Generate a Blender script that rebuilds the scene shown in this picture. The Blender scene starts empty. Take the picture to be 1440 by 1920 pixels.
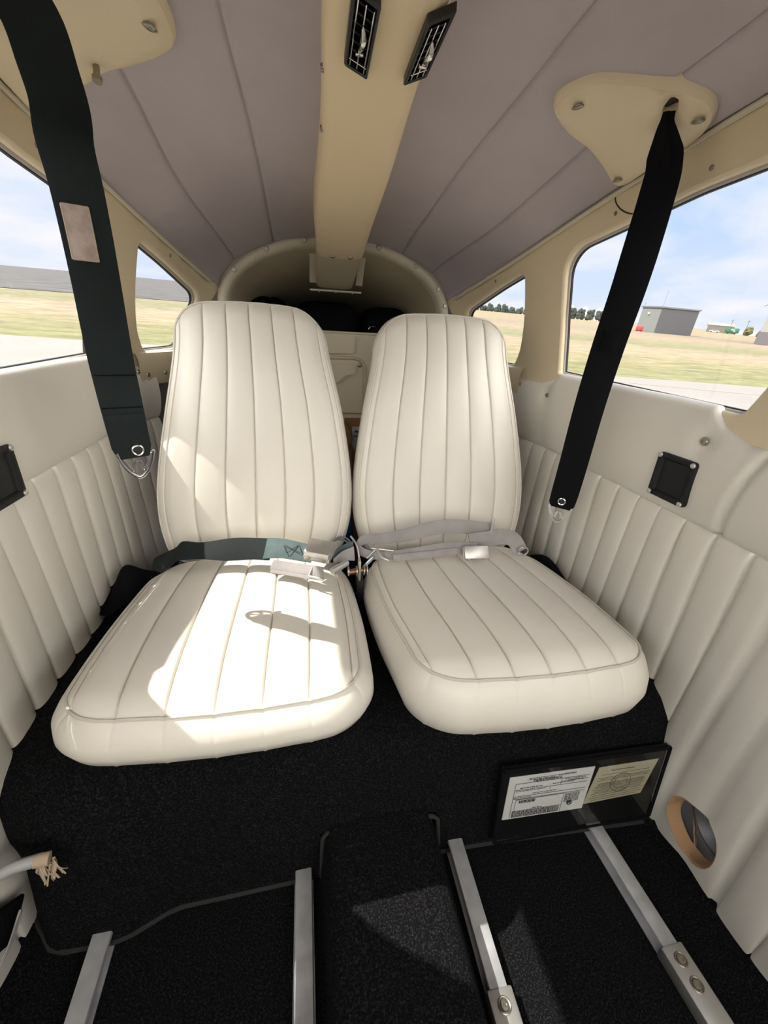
import bpy, bmesh, math, random
from mathutils import Vector, Matrix, geometry
from math import sin, cos, pi, sqrt
random.seed(4)
SC = bpy.context.scene
COL = SC.collection

# ------------------------------------------------------------------ camera
RIGHT = Vector((0.9835974, -0.17349043, 0.04936828))
UP = Vector((0.02606533, 0.40752785, 0.91282071))
BACK = Vector((-0.17848461, -0.89656128, 0.40536542))
cam_d = bpy.data.cameras.new('camera')
cam = bpy.data.objects.new('camera', cam_d); COL.objects.link(cam)
M = Matrix.Identity(4)
for r in range(3):
    M[r][0] = RIGHT[r]; M[r][1] = UP[r]; M[r][2] = BACK[r]
M[0][3], M[1][3], M[2][3] = -0.096, 0.0, 0.78
cam.matrix_world = M
cam_d.sensor_fit = 'VERTICAL'; cam_d.sensor_height = 36.0; cam_d.sensor_width = 27.0
cam_d.lens = 36.0 * 770.0 / 1920.0
cam_d.clip_start = 0.01; cam_d.clip_end = 3000
SC.camera = cam

# ------------------------------------------------------------------ view, sky, sun
SC.view_settings.view_transform = 'Standard'
SC.view_settings.look = 'None'
SC.view_settings.gamma = 1.0
SC.view_settings.use_curve_mapping = False
SC.view_settings.exposure = 0.22
SKY_SIDE = 1.08      # brightness of the sky seen through the rear windows
SKY_FRONT_FILL = 5.6     # fill added to the unseen sky ahead of the aircraft to light the seats
SUN_STRENGTH = 7.0
SUN_DIR = Vector((0.69, -0.29, -1.0)).normalized()

world = bpy.data.worlds.new('sky'); SC.world = world; world.use_nodes = True
nt = world.node_tree; N = nt.nodes; Lk = nt.links
for n in list(N): N.remove(n)
out = N.new('ShaderNodeOutputWorld'); bg = N.new('ShaderNodeBackground')
tc = N.new('ShaderNodeTexCoord')
sep = N.new('ShaderNodeSeparateXYZ'); Lk.new(tc.outputs['Generated'], sep.inputs[0])
def wmath(op, a, b=None, clamp=False):
    m = N.new('ShaderNodeMath'); m.operation = op; m.use_clamp = clamp
    for i, v in enumerate((a, b)):
        if v is None: continue
        if isinstance(v, (int, float)): m.inputs[i].default_value = v
        else: Lk.new(v, m.inputs[i])
    return m.outputs[0]
zc = wmath('MAXIMUM', sep.outputs['Z'], 0.0)
ramp = N.new('ShaderNodeValToRGB'); Lk.new(zc, ramp.inputs[0])
e = ramp.color_ramp.elements
e[0].position = 0.0; e[0].color = (0.66, 0.71, 0.80, 1)
e[1].position = 0.75; e[1].color = (0.16, 0.33, 0.70, 1)
k = e.new(0.12); k.color = (0.56, 0.66, 0.83, 1)
k = e.new(0.32); k.color = (0.29, 0.50, 0.84, 1)
zz = wmath('ADD', zc, 0.16)
comb = N.new('ShaderNodeCombineXYZ')
Lk.new(wmath('DIVIDE', sep.outputs['X'], zz), comb.inputs[0])
Lk.new(wmath('DIVIDE', sep.outputs['Y'], zz), comb.inputs[1])
cn = N.new('ShaderNodeTexNoise'); cn.inputs['Scale'].default_value = 1.1
cn.inputs['Detail'].default_value = 6; cn.inputs['Roughness'].default_value = 0.52
cn.inputs['Distortion'].default_value = 0.3
Lk.new(comb.outputs[0], cn.inputs['Vector'])
cr = N.new('ShaderNodeValToRGB'); Lk.new(cn.outputs['Fac'], cr.inputs[0])
cr.color_ramp.elements[0].position = 0.40; cr.color_ramp.elements[0].color = (0, 0, 0, 1)
cr.color_ramp.elements[1].position = 0.66; cr.color_ramp.elements[1].color = (1, 1, 1, 1)
mixc = N.new('ShaderNodeMixRGB'); Lk.new(cr.outputs['Color'], mixc.inputs[0])
Lk.new(ramp.outputs['Color'], mixc.inputs[1]); mixc.inputs[2].default_value = (0.80, 0.79, 0.83, 1)
# warm fill brightness added to the sky ahead of the nose (behind the photographer)
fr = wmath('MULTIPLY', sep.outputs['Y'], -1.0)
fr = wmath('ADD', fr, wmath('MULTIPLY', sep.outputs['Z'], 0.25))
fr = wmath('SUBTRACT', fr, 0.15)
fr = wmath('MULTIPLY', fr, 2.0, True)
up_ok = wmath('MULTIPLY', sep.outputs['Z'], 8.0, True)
boost = wmath('ADD', wmath('MULTIPLY', wmath('MULTIPLY', fr, up_ok), SKY_FRONT_FILL), SKY_SIDE)
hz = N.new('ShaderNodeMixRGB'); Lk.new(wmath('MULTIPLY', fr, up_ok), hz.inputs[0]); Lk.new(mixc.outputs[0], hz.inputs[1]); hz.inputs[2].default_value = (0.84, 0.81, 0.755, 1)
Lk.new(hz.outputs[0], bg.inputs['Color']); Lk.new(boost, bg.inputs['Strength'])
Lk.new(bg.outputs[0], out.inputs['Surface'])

sun_d = bpy.data.lights.new('sun', 'SUN'); sun_d.energy = SUN_STRENGTH
sun_d.angle = math.radians(0.55); sun_d.color = (1.0, 0.95, 0.86)
sun = bpy.data.objects.new('sun', sun_d); COL.objects.link(sun)
sun.location = (-4, 1, 6)
sun.rotation_euler = SUN_DIR.to_track_quat('-Z', 'Y').to_euler()

# ------------------------------------------------------------------ materials
MATS = {}
def mat(name, col, rough=0.6, metal=0.0, bump=None, noise=None, sheen=0.0, spec=0.5, coat=0.0):
    """bump: list of (kind, scale, strength, distance); noise: (scale, colour2, lo, hi)"""
    m = bpy.data.materials.new(name); m.use_nodes = True
    nt = m.node_tree; b = nt.nodes['Principled BSDF']
    b.inputs['Base Color'].default_value = (*col, 1); b.inputs['Roughness'].default_value = rough
    b.inputs['Metallic'].default_value = metal
    b.inputs['Specular IOR Level'].default_value = spec
    if sheen: b.inputs['Sheen Weight'].default_value = sheen; b.inputs['Sheen Roughness'].default_value = 0.4
    if coat: b.inputs['Coat Weight'].default_value = coat; b.inputs['Coat Roughness'].default_value = 0.15
    tcn = nt.nodes.new('ShaderNodeTexCoord')
    if noise:
        sc, c2, lo, hi = noise
        n = nt.nodes.new('ShaderNodeTexNoise'); n.inputs['Scale'].default_value = sc
        n.inputs['Detail'].default_value = 5
        nt.links.new(tcn.outputs['Object'], n.inputs['Vector'])
        r = nt.nodes.new('ShaderNodeValToRGB'); nt.links.new(n.outputs['Fac'], r.inputs[0])
        r.color_ramp.elements[0].position = lo; r.color_ramp.elements[0].color = (*col, 1)
        r.color_ramp.elements[1].position = hi; r.color_ramp.elements[1].color = (*c2, 1)
        nt.links.new(r.outputs['Color'], b.inputs['Base Color'])
    prev = None
    for (kind, sc, st, dist) in (bump or []):
        if kind == 'voronoi':
            n = nt.nodes.new('ShaderNodeTexVoronoi'); n.inputs['Scale'].default_value = sc; o = n.outputs['Distance']
        elif kind == 'wave':
            n = nt.nodes.new('ShaderNodeTexWave'); n.inputs['Scale'].default_value = sc; o = n.outputs['Fac']
        else:
            n = nt.nodes.new('ShaderNodeTexNoise'); n.inputs['Scale'].default_value = sc
            n.inputs['Detail'].default_value = 3; o = n.outputs['Fac']
        nt.links.new(tcn.outputs['Object'], n.inputs['Vector'])
        bp = nt.nodes.new('ShaderNodeBump'); bp.inputs['Strength'].default_value = st
        bp.inputs['Distance'].default_value = dist
        nt.links.new(o, bp.inputs['Height'])
        if prev: nt.links.new(prev, bp.inputs['Normal'])
        prev = bp.outputs[0]
    if prev: nt.links.new(prev, b.inputs['Normal'])
    MATS[name] = m
    return m

vinyl = mat('ivory_vinyl', (0.64, 0.60, 0.525), 0.42, bump=[('voronoi', 900, 0.12, 0.0006), ('noise', 22, 0.12, 0.004)],
            noise=(5, (0.675, 0.635, 0.56), 0.35, 0.65))
wallvinyl = mat('ivory_wall_vinyl', (0.68, 0.642, 0.565), 0.5, bump=[('voronoi', 800, 0.15, 0.0006), ('noise', 14, 0.18, 0.006)],
                noise=(4, (0.715, 0.675, 0.60), 0.35, 0.65))
piping_m = mat('ivory_piping', (0.54, 0.51, 0.445), 0.5)
tan = mat('tan_plastic', (0.68, 0.57, 0.385), 0.42, bump=[('voronoi', 700, 0.2, 0.0006), ('noise', 9, 0.2, 0.006)],
          noise=(3, (0.72, 0.61, 0.42), 0.3, 0.7))
tanrim = mat('pale_tan_trim', (0.62, 0.56, 0.43), 0.5, bump=[('noise', 60, 0.1, 0.002)])
duct = mat('beam_tan', (0.82, 0.67, 0.44), 0.45, bump=[('voronoi', 700, 0.15, 0.0006), ('noise', 8, 0.3, 0.006)])
olive = mat('dark_tan_liner', (0.58, 0.51, 0.36), 0.6, bump=[('noise', 12, 0.3, 0.006)], noise=(6, (0.50, 0.44, 0.31), 0.3, 0.7))
tanpanel = mat('tan_painted_panel', (0.60, 0.53, 0.39), 0.5, bump=[('noise', 30, 0.2, 0.003)])
headliner = mat('mauve_grey_headliner', (0.49, 0.435, 0.45), 0.95, sheen=0.15, bump=[('noise', 900, 0.35, 0.0012), ('noise', 10, 0.4, 0.008)],
                noise=(5, (0.42, 0.37, 0.385), 0.3, 0.7))
carpet = mat('black_carpet', (0.006, 0.006, 0.007), 0.95, sheen=0.0, bump=[('noise', 380, 1.0, 0.010), ('noise', 1100, 1.0, 0.004)],
             noise=(420, (0.058, 0.058, 0.064), 0.48, 0.80), spec=0.12)
binding = mat('carpet_binding', (0.022, 0.021, 0.020), 0.9, bump=[('wave', 300, 0.4, 0.001)])
webblack = mat('black_webbing', (0.004, 0.004, 0.005), 0.8, bump=[('wave', 260, 0.3, 0.0008)], spec=0.12)
webgreen = mat('green_black_webbing', (0.006, 0.010, 0.010), 0.8, bump=[('wave', 260, 0.3, 0.0008)],
               noise=(12, (0.011, 0.017, 0.017), 0.4, 0.7), spec=0.3)
webteal = mat('faded_teal_webbing', (0.075, 0.115, 0.115), 0.75, bump=[('wave', 260, 0.35, 0.0008)], noise=(40, (0.05, 0.08, 0.085), 0.35, 0.7))
webgrey = mat('grey_webbing', (0.32, 0.30, 0.29), 0.8, bump=[('wave', 220, 0.4, 0.001)], noise=(30, (0.26, 0.24, 0.235), 0.35, 0.7))
blackcloth = mat('black_cloth', (0.005, 0.005, 0.006), 0.95, spec=0.1, bump=[('noise', 40, 0.4, 0.005)])
blackplastic = mat('black_plastic', (0.010, 0.010, 0.011), 0.33, spec=0.5)
blackleather = mat('black_leatherette', (0.008, 0.008, 0.009), 0.55, spec=0.3, bump=[('voronoi', 500, 0.3, 0.001)])
rubber = mat('black_rubber', (0.012, 0.011, 0.011), 0.6)
sealgrey = mat('grey_seal', (0.42, 0.38, 0.34), 0.5)
chrome = mat('chrome', (0.80, 0.80, 0.82), 0.16, metal=1.0)
steel = mat('brushed_steel', (0.60, 0.585, 0.56), 0.42, metal=0.85, bump=[('noise', 60, 0.15, 0.001)], noise=(25, (0.5, 0.49, 0.47), 0.4, 0.75))
alu = mat('worn_aluminium', (0.62, 0.62, 0.63), 0.36, metal=0.45, bump=[('noise', 70, 0.25, 0.001)], noise=(18, (0.30, 0.30, 0.31), 0.42, 0.8))
screwm = mat('screw_metal', (0.36, 0.33, 0.28), 0.35, metal=1.0)
paper = mat('white_paper', (0.85, 0.85, 0.86), 0.7)
oldpaper = mat('yellowed_paper', (0.62, 0.57, 0.42), 0.75, noise=(20, (0.52, 0.48, 0.36), 0.3, 0.7))
ink = mat('ink', (0.03, 0.03, 0.035), 0.8)
fadedink = mat('faded_ink', (0.20, 0.19, 0.17), 0.8)
foam = mat('tan_foam', (0.42, 0.25, 0.13), 0.9, bump=[('noise', 150, 0.6, 0.003)])
greymetal = mat('grey_speaker_metal', (0.20, 0.20, 0.21), 0.45, metal=0.3)
cardboard = mat('cardboard', (0.22, 0.11, 0.05), 0.85, bump=[('wave', 90, 0.1, 0.001)])
label_m = mat('pale_label', (0.40, 0.40, 0.42), 0.7)
blue = mat('blue_plastic', (0.02, 0.06, 0.22), 0.4)
patch_m = mat('pinkish_patch', (0.46, 0.37, 0.33), 0.9, bump=[('noise', 200, 0.5, 0.002)], noise=(60, (0.30, 0.20, 0.16), 0.4, 0.75))
frayed = mat('frayed_tape', (0.45, 0.35, 0.24), 0.8)
copper = mat('rusty_bolt', (0.30, 0.16, 0.10), 0.45, metal=0.8)
darkgrey_panel = mat('dark_grey_panel', (0.16, 0.145, 0.13), 0.7)

def glass_mat(name, tint=(1, 1, 1), refl=0.035):
    m = bpy.data.materials.new(name); m.use_nodes = True
    nt = m.node_tree
    for n in list(nt.nodes): nt.nodes.remove(n)
    o = nt.nodes.new('ShaderNodeOutputMaterial'); t = nt.nodes.new('ShaderNodeBsdfTransparent')
    t.inputs[0].default_value = (*tint, 1)
    g = nt.nodes.new('ShaderNodeBsdfGlossy'); g.inputs['Roughness'].default_value = 0.03
    mx = nt.nodes.new('ShaderNodeMixShader'); mx.inputs[0].default_value = refl
    nt.links.new(t.outputs[0], mx.inputs[1]); nt.links.new(g.outputs[0], mx.inputs[2])
    nt.links.new(mx.outputs[0], o.inputs[0])
    return m
glass = glass_mat('acrylic_window', (0.985, 0.99, 0.985), 0.03)
clearvinyl = glass_mat('clear_vinyl', (0.93, 0.93, 0.92), 0.05)

# ------------------------------------------------------------------ helpers
def tag(o, label=None, cat=None, group=None, kind=None):
    if label: o['label'] = label
    if cat: o['category'] = cat
    if group: o['group'] = group
    if kind: o['kind'] = kind
    return o
def empty(name, loc=(0, 0, 0), parent=None):
    o = bpy.data.objects.new(name, None); COL.objects.link(o)
    o.empty_display_size = 0.05
    if parent: o.parent = parent
    o.location = loc
    return o
def wloc(o):
    v = Vector((0, 0, 0))
    while o is not None: v = v+o.location; o = o.parent
    return v
def mesh(name, V, F, m, parent=None, smooth=True, ang=None, origin=None):
    me = bpy.data.meshes.new(name)
    if origin is None and parent is not None: origin = wloc(parent)
    if origin is not None: V = [(v[0]-origin[0], v[1]-origin[1], v[2]-origin[2]) for v in V]
    me.from_pydata([tuple(v) for v in V], [], F)
    me.materials.append(m)
    if smooth:
        for p in me.polygons: p.use_smooth = True
    me.update()
    if ang:
        try: me.set_sharp_from_angle(angle=math.radians(ang))
        except Exception: pass
    o = bpy.data.objects.new(name, me); COL.objects.link(o)
    if parent is not None: o.parent = parent
    elif origin is not None: o.location = origin
    return o

class MB:
    """collects geometry, then builds one mesh object"""
    def __init__(s): s.V = []; s.F = []
    def add(s, V, F):
        b = len(s.V); s.V += [Vector(v) for v in V]; s.F += [tuple(i+b for i in f) for f in F]
    def grid(s, P, closed_u=False, flip=False):
        nu, nv = len(P), len(P[0]); b = len(s.V)
        for r in P: s.V += [Vector(p) for p in r]
        for i in range(nu if closed_u else nu-1):
            for j in range(nv-1):
                i2 = (i+1) % nu
                f = (b+i*nv+j, b+i2*nv+j, b+i2*nv+j+1, b+i*nv+j+1)
                s.F.append(f[::-1] if flip else f)
    def box(s, c, sz, ax=None, bev=0.0):
        X, Y, Z = ax if ax else (Vector((1, 0, 0)), Vector((0, 1, 0)), Vector((0, 0, 1)))
        c = Vector(c); hx, hy, hz = (q/2 for q in sz)
        if bev <= 0:
            V = [c+X*(a*hx)+Y*(b*hy)+Z*(d*hz) for a in (-1, 1) for b in (-1, 1) for d in (-1, 1)]
            s.add(V, [(0, 1, 3, 2), (4, 6, 7, 5), (0, 4, 5, 1), (2, 3, 7, 6), (0, 2, 6, 4), (1, 5, 7, 3)])
            return
        bm = bmesh.new(); bmesh.ops.create_cube(bm, size=1)
        for v in bm.verts: v.co = Vector((v.co.x*sz[0], v.co.y*sz[1], v.co.z*sz[2]))
        bmesh.ops.bevel(bm, geom=bm.edges[:], offset=bev, segments=2, affect='EDGES', profile=0.5)
        bm.verts.index_update()
        s.add([c+X*v.co.x+Y*v.co.y+Z*v.co.z for v in bm.verts], [[v.index for v in f.verts] for f in bm.faces])
        bm.free()
    def tube(s, pts, r, n=10, closed=False, cap=True):
        pts = [Vector(p) for p in pts]; m = len(pts); rr = r if hasattr(r, '__len__') else [r]*m
        ref = None; rings = []
        for i in range(m):
            a = pts[(i-1) % m] if (closed or i) else pts[0]
            b = pts[(i+1) % m] if (closed or i < m-1) else pts[-1]
            t = (b-a).normalized()
            if ref is None:
                ref = Vector((0, 0, 1)) if abs(t.z) < .9 else Vector((1, 0, 0))
            u = (ref-t*ref.dot(t))
            if u.length < 1e-6: u = t.orthogonal()
            u.normalize(); ref = u; w = t.cross(u)
            rings.append([pts[i]+u*(rr[i]*cos(2*pi*k/n))+w*(rr[i]*sin(2*pi*k/n)) for k in range(n)])
        b0 = len(s.V)
        for R in rings: s.V += R
        for i in range(m if closed else m-1):
            for k in range(n):
                i2 = (i+1) % m
                s.F.append((b0+i*n+k, b0+i*n+(k+1) % n, b0+i2*n+(k+1) % n, b0+i2*n+k))
        if cap and not closed:
            s.F.append(tuple(b0+k for k in range(n))[::-1]); s.F.append(tuple(b0+(m-1)*n+k for k in range(n)))
    def ribbon(s, pts, wid, side, th=0.0022):
        """flat strap: pts centre line, wid widths, side width directions"""
        pts = [Vector(p) for p in pts]; m = len(pts)
        wid = wid if hasattr(wid, '__len__') else [wid]*m
        side = side if isinstance(side, list) else [side]*m
        rings = []
        for i in range(m):
            t = (pts[min(i+1, m-1)]-pts[max(i-1, 0)]).normalized()
            d = Vector(side[i]); d = (d-t*d.dot(t)).normalized(); nn = t.cross(d)
            ring = []
            prof = [(-1, -.5), (-.93, -1), (0, -1), (.93, -1), (1, -.5), (1, .5), (.93, 1), (0, 1), (-.93, 1), (-1, .5)]
            for (a, b) in prof: ring.append(pts[i]+d*(a*wid[i]/2)+nn*(b*th/2))
            rings.append(ring)
        n = len(rings[0]); b0 = len(s.V)
        for R in rings: s.V += R
        for i in range(m-1):
            for k in range(n): s.F.append((b0+i*n+k, b0+i*n+(k+1) % n, b0+(i+1)*n+(k+1) % n, b0+(i+1)*n+k))
        s.F.append(tuple(b0+k for k in range(n))[::-1]); s.F.append(tuple(b0+(m-1)*n+k for k in range(n)))
    def disc(s, c, ax, r, h, n=20, dome=0.3):
        """screw head or round boss: base at c, rising along ax"""
        c = Vector(c); ax = Vector(ax).normalized(); u = ax.orthogonal().normalized(); w = ax.cross(u)
        prof = [(1, 0), (1, h*.5), (.85, h*.9), (.45, h*(1)), (.42, h*.72), (0.0, h*.7)] if dome else [(1, 0), (1, h), (0, h)]
        P = [[c+ax*z+(u*cos(2*pi*k/n)+w*sin(2*pi*k/n))*(r*q) for (q, z) in prof] for k in range(n)]
        s.grid(P, closed_u=True)
    def torus(s, c, ax, R, r, n=28, m=8, a0=0, a1=2*pi):
        c = Vector(c); ax = Vector(ax).normalized(); u = ax.orthogonal().normalized(); w = ax.cross(u)
        full = abs(a1-a0-2*pi) < 1e-6
        pts = [c+(u*cos(a0+(a1-a0)*k/n)+w*sin(a0+(a1-a0)*k/n))*R for k in range(n if full else n+1)]
        s.tube(pts, r, m, closed=full)
    def prism(s, loop, d, cap=True):
        """closed loop extruded by vector d"""
        loop = [Vector(p) for p in loop]; n = len(loop); b = len(s.V); d = Vector(d)
        s.V += loop + [p+d for p in loop]
        for k in range(n): s.F.append((b+k, b+(k+1) % n, b+n+(k+1) % n, b+n+k))
        if cap: s.F.append(tuple(b+k for k in range(n))[::-1]); s.F.append(tuple(b+n+k for k in range(n)))
    def build(s, name, m, parent=None, smooth=True, ang=40, origin=None, fix=True):
        o = mesh(name, s.V, s.F, m, parent, smooth, None, origin)
        if fix:
            bm = bmesh.new(); bm.from_mesh(o.data); bmesh.ops.recalc_face_normals(bm, faces=bm.faces[:]); bm.to_mesh(o.data); bm.free()
        if smooth and ang:
            try: o.data.set_sharp_from_angle(angle=math.radians(ang))
            except Exception: pass
        return o

def interp(xs, ys, x):
    if x <= xs[0]: return ys[0]
    for i in range(len(xs)-1):
        if x <= xs[i+1]:
            t = (x-xs[i])/(xs[i+1]-xs[i]); return ys[i]+(ys[i+1]-ys[i])*t
    return ys[-1]
def spl(xs, ys, x):
    """smooth monotone-ish interpolation (cubic hermite with finite differences)"""
    n = len(xs)
    if x <= xs[0]: return ys[0]
    if x >= xs[-1]: return ys[-1]
    for i in range(n-1):
        if x <= xs[i+1]: break
    def sl(j):
        if j == 0: return (ys[1]-ys[0])/(xs[1]-xs[0])
        if j == n-1: return (ys[-1]-ys[-2])/(xs[-1]-xs[-2])
        return (ys[j+1]-ys[j-1])/(xs[j+1]-xs[j-1])
    h = xs[i+1]-xs[i]; t = (x-xs[i])/h
    return ((2*t**3-3*t*t+1)*ys[i]+(t**3-2*t*t+t)*h*sl(i)+(-2*t**3+3*t*t)*ys[i+1]+(t**3-t*t)*h*sl(i+1))
def smooth_path(pts, n):
    """Catmull-Rom resample"""
    P = [Vector(p) for p in pts]; m = len(P); outp = []
    for k in range(n+1):
        u = k/n*(m-1); i = min(int(u), m-2); t = u-i
        p0 = P[max(i-1, 0)]; p1 = P[i]; p2 = P[i+1]; p3 = P[min(i+2, m-1)]
        outp.append(0.5*((2*p1)+(p2-p0)*t+(2*p0-5*p1+4*p2-p3)*t*t+(3*p1-p0-3*p2+p3)*t**3))
    return outp
def round_loop(pts, r, seg=5):
    """2D/3D closed polygon with rounded corners; r scalar or list"""
    P = [Vector(p) for p in pts]; n = len(P); outp = []
    for i in range(n):
        a, b, c = P[i-1], P[i], P[(i+1) % n]
        rr = r[i] if hasattr(r, '__len__') else r
        da, dc = (a-b), (c-b)
        rr = min(rr, da.length*.49, dc.length*.49)
        if rr < 1e-6: outp.append(b); continue
        p, q = b+da.normalized()*rr, b+dc.normalized()*rr
        for k in range(seg+1):
            t = k/seg; outp.append(p*(1-t)**2+b*2*t*(1-t)+q*t*t)
    return outp
def clamp(x, a=0.0, b=1.0): return max(a, min(b, x))

# ------------------------------------------------------------------ cabin shape (metres; x right, y towards the tail, z up)
def xe(y): return spl([-1, .5, .80, 1.05, 1.3, 1.4], [.45, .45, .449, .392, .318, .29], y)
def ze(y): return spl([-1, 0, .557, .814, 1.05, 1.3, 1.4], [1.08, 1.08, 1.056, 1.019, .945, .862, .83], y)
def Lw(y): return interp([-1, .95, 1.1, 1.3, 1.5], [.505, .505, .48, .41, .36], y)
def W(y, z):
    l = Lw(y)
    if z <= .70: return l-.015*max(0, (.54-z))/.54
    t = (z-.70)/(ze(y)-.70)
    return l+(xe(y)-l)*min(max(t, 0), 1.3)**1.4
def za(y): return spl([-1, .3, .593, .756, 1.0, 1.3, 1.4], [1.15, 1.145, 1.125, 1.10, 1.055, .997, .97], y)
def hp(y): return interp([-1, .5, 1.3], [1.0, .9, .5], y)
def H(x, y):
    s = min(1, (x/xe(y))**2); return ze(y)+(za(y)-ze(y))*(1-s)**hp(y)
def zbeam(y): return spl([-1, 0, .593, .756, 1.0, 1.21, 1.45], [1.13, 1.12, 1.09, 1.062, 1.005, .944, .884], y)
YF = -0.75      # front end of the built cabin (base of the windscreen posts)

def cdt_patch(outer, holes, step, f, mb, inside_extra=None):
    """triangulated 2D region with holes mapped by f(u,v)"""
    pts = []; edges = []
    def loop(L):
        b = len(pts)
        for p in L: pts.append(Vector((p[0], p[1])))
        for k in range(len(L)): edges.append((b+k, b+(k+1) % len(L)))
    loop(outer)
    for h in holes: loop(h)
    us = [p[0] for p in outer]; vs = [p[1] for p in outer]
    def inpoly(x, y, L):
        c = False; n = len(L)
        for i in range(n):
            x1, y1 = L[i][0], L[i][1]; x2, y2 = L[(i+1) % n][0], L[(i+1) % n][1]
            if (y1 > y) != (y2 > y) and x < (x2-x1)*(y-y1)/(y2-y1)+x1: c = not c
        return c
    u = min(us)+step*.5
    while u < max(us):
        v = min(vs)+step*.5
        while v < max(vs):
            if inpoly(u, v, outer) and not any(inpoly(u, v, h) for h in holes): pts.append(Vector((u, v)))
            v += step
        u += step
    res = geometry.delaunay_2d_cdt(pts, edges, [], 0, 1e-6)
    vo, eo, fo = res[0], res[1], res[2]
    F = []
    for t in fo:
        cx = sum(vo[i].x for i in t)/len(t); cy = sum(vo[i].y for i in t)/len(t)
        if inpoly(cx, cy, outer) and not any(inpoly(cx, cy, h) for h in holes): F.append(tuple(t))
    mb.add([f(p.x, p.y) for p in vo], F)

# ------------------------------------------------------------------ cabin: side trims with window openings
MAINW = round_loop([(.485, .690), (.957, .700), (.95, .82), (.930, .925), (.895, .958), (.76, .980), (.647, .993), (.543, .997), (.43, 1.00),
                    (.40, .97), (.435, .80), (.465, .73)], [.012, .012, .02, .03, .03, .02, .02, .02, .02, .03, .03, .02], 4)
QUARTW = round_loop([(1.125, .70), (1.090, .76), (1.063, .82), (1.047, .865), (1.032, .912), (1.045, .922), (1.11, .902), (1.245, .850), (1.268, .828), (1.272, .73), (1.25, .705)],
                    [.02, .03, .02, .02, .012, .012, .03, .015, .015, .03, .02], 4)
FRONTW = round_loop([(.26, .70), (.24, .80), (.27, .97), (.22, 1.0), (-.55, 1.02), (-.66, .74), (-.63, .70)], [.03, .03, .03, .03, .04, .04, .03], 4)

def side_trim(side, name, wallname):
    outer = [(YF, .66), (.42, .655), (.515, .662), (.60, .68), (.93, .688), (.96, .672), (1.10, .668), (1.34, .668)]
    top = []
    y = 1.34
    while y > YF:
        top.append((y, ze(y)+.016)); y -= .04
    top.append((YF, ze(YF)+.016))
    outer = outer+top
    def f(y, z):
        # slightly crowned so that the frames read as moulded plastic
        x = W(y, min(z, ze(y)))+max(0, z-ze(y))*.5
        return (side*x, y, z)
    root = empty(name); tag(root, kind='structure')
    mb = MB(); cdt_patch(outer, [MAINW, QUARTW, FRONTW], .025, f, mb)
    # rolled reveals around each opening
    for loop in (MAINW, QUARTW, FRONTW):
        n = len(loop); cy = sum(p[0] for p in loop)/n; cz = sum(p[1] for p in loop)/n
        P = []
        for i in range(n):
            a, b = Vector(loop[i-1]), Vector(loop[(i+1) % n]); t = (b-a).normalized(); nn = Vector((-t.y, t.x))
            if nn.dot(Vector((cy, cz))-Vector(loop[i])) < 0: nn = -nn
            row = []
            for (ins, outw) in ((0, 0), (.002, .001), (.0040, .003), (.0050, .006), (.0050, .012)):
                yy, zz = loop[i][0]+nn.x*ins, loop[i][1]+nn.y*ins
                row.append((side*(W(yy, zz)+outw), yy, zz))
            P.append(row)
        mb.grid(P, closed_u=True, flip=(side > 0))
    mb.build('window_frame_trim', tan, root, ang=55)
    # pale beading where the headliner meets the trim
    s = MB(); pts = []
    y = YF
    while y <= 1.29: pts.append((side*(xe(y)-.001), y, ze(y)-.004)); y += .03
    s.tube(pts, .0042, 8)
    s.build('edge_beading', tanrim, root)
    # joint line in the trim above the window and small screws
    j = MB()
    jp = [(.806, 1.016), (.804, 1.006), (.794, .995), (.778, .986), (.765, .982)] if side > 0 else [(.905, .996), (.915, .984), (.922, .972), (.924, .962)]
    pts = smooth_path([(side*(W(a, b)-.0005), a, b) for a, b in jp], 12)
    j.tube(pts, .0011, 6); j.build('trim_joint', rubber, root)
    for (yy, zz) in ((.622, 1.006), (.803, .990), (1.12, .906), (.33, 1.010)):
        q = MB(); q.disc((side*(W(yy, zz)-.0002), yy, zz), (-side, 0, -.2), .0034, .0018); q.build('screw', screwm, root)
    return root
side_trim(1, 'trim_1', 'wall_right')
side_trim(-1, 'trim_2', 'wall_left')

def window(loop, side, name, label=None):
    root = empty(name); tag(root, kind='structure')
    n = len(loop); cy = sum(p[0] for p in loop)/n; cz = sum(p[1] for p in loop)/n
    def off(i, ins, outw):
        a, b = Vector(loop[i-1]), Vector(loop[(i+1) % n]); t = (b-a).normalized(); nn = Vector((-t.y, t.x))
        if nn.dot(Vector((cy, cz))-Vector(loop[i])) < 0: nn = -nn
        yy, zz = loop[i][0]+nn.x*ins, loop[i][1]+nn.y*ins
        return (side*(W(yy, zz)+outw), yy, zz)
    s = MB(); s.grid([[off(i, .0045, .010), off(i, .007, .0105), off(i, .0085, .013), off(i, .0085, .017)] for i in range(n)], closed_u=True, flip=side > 0)
    s.build('seal', sealgrey, root)
    g = MB(); g.grid([[off(i, .0075, .0135), off(i, .0100, .014), off(i, .0103, .018)] for i in range(n)], closed_u=True, flip=side > 0)
    g.build('gasket', rubber, root)
    p = MB(); cdt_patch([(off(i, .004, 0)[1], off(i, .004, 0)[2]) for i in range(n)], [], .05, lambda y, z: (side*(W(y, z)+.018), y, z), p)
    p.build('pane', glass, root, ang=None)
    return root
window(MAINW, 1, 'window_1'); window(QUARTW, 1, 'window_2'); window(FRONTW, 1, 'window_3')
window(MAINW, -1, 'window_4'); window(QUARTW, -1, 'window_5'); window(FRONTW, -1, 'window_6')

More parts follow.
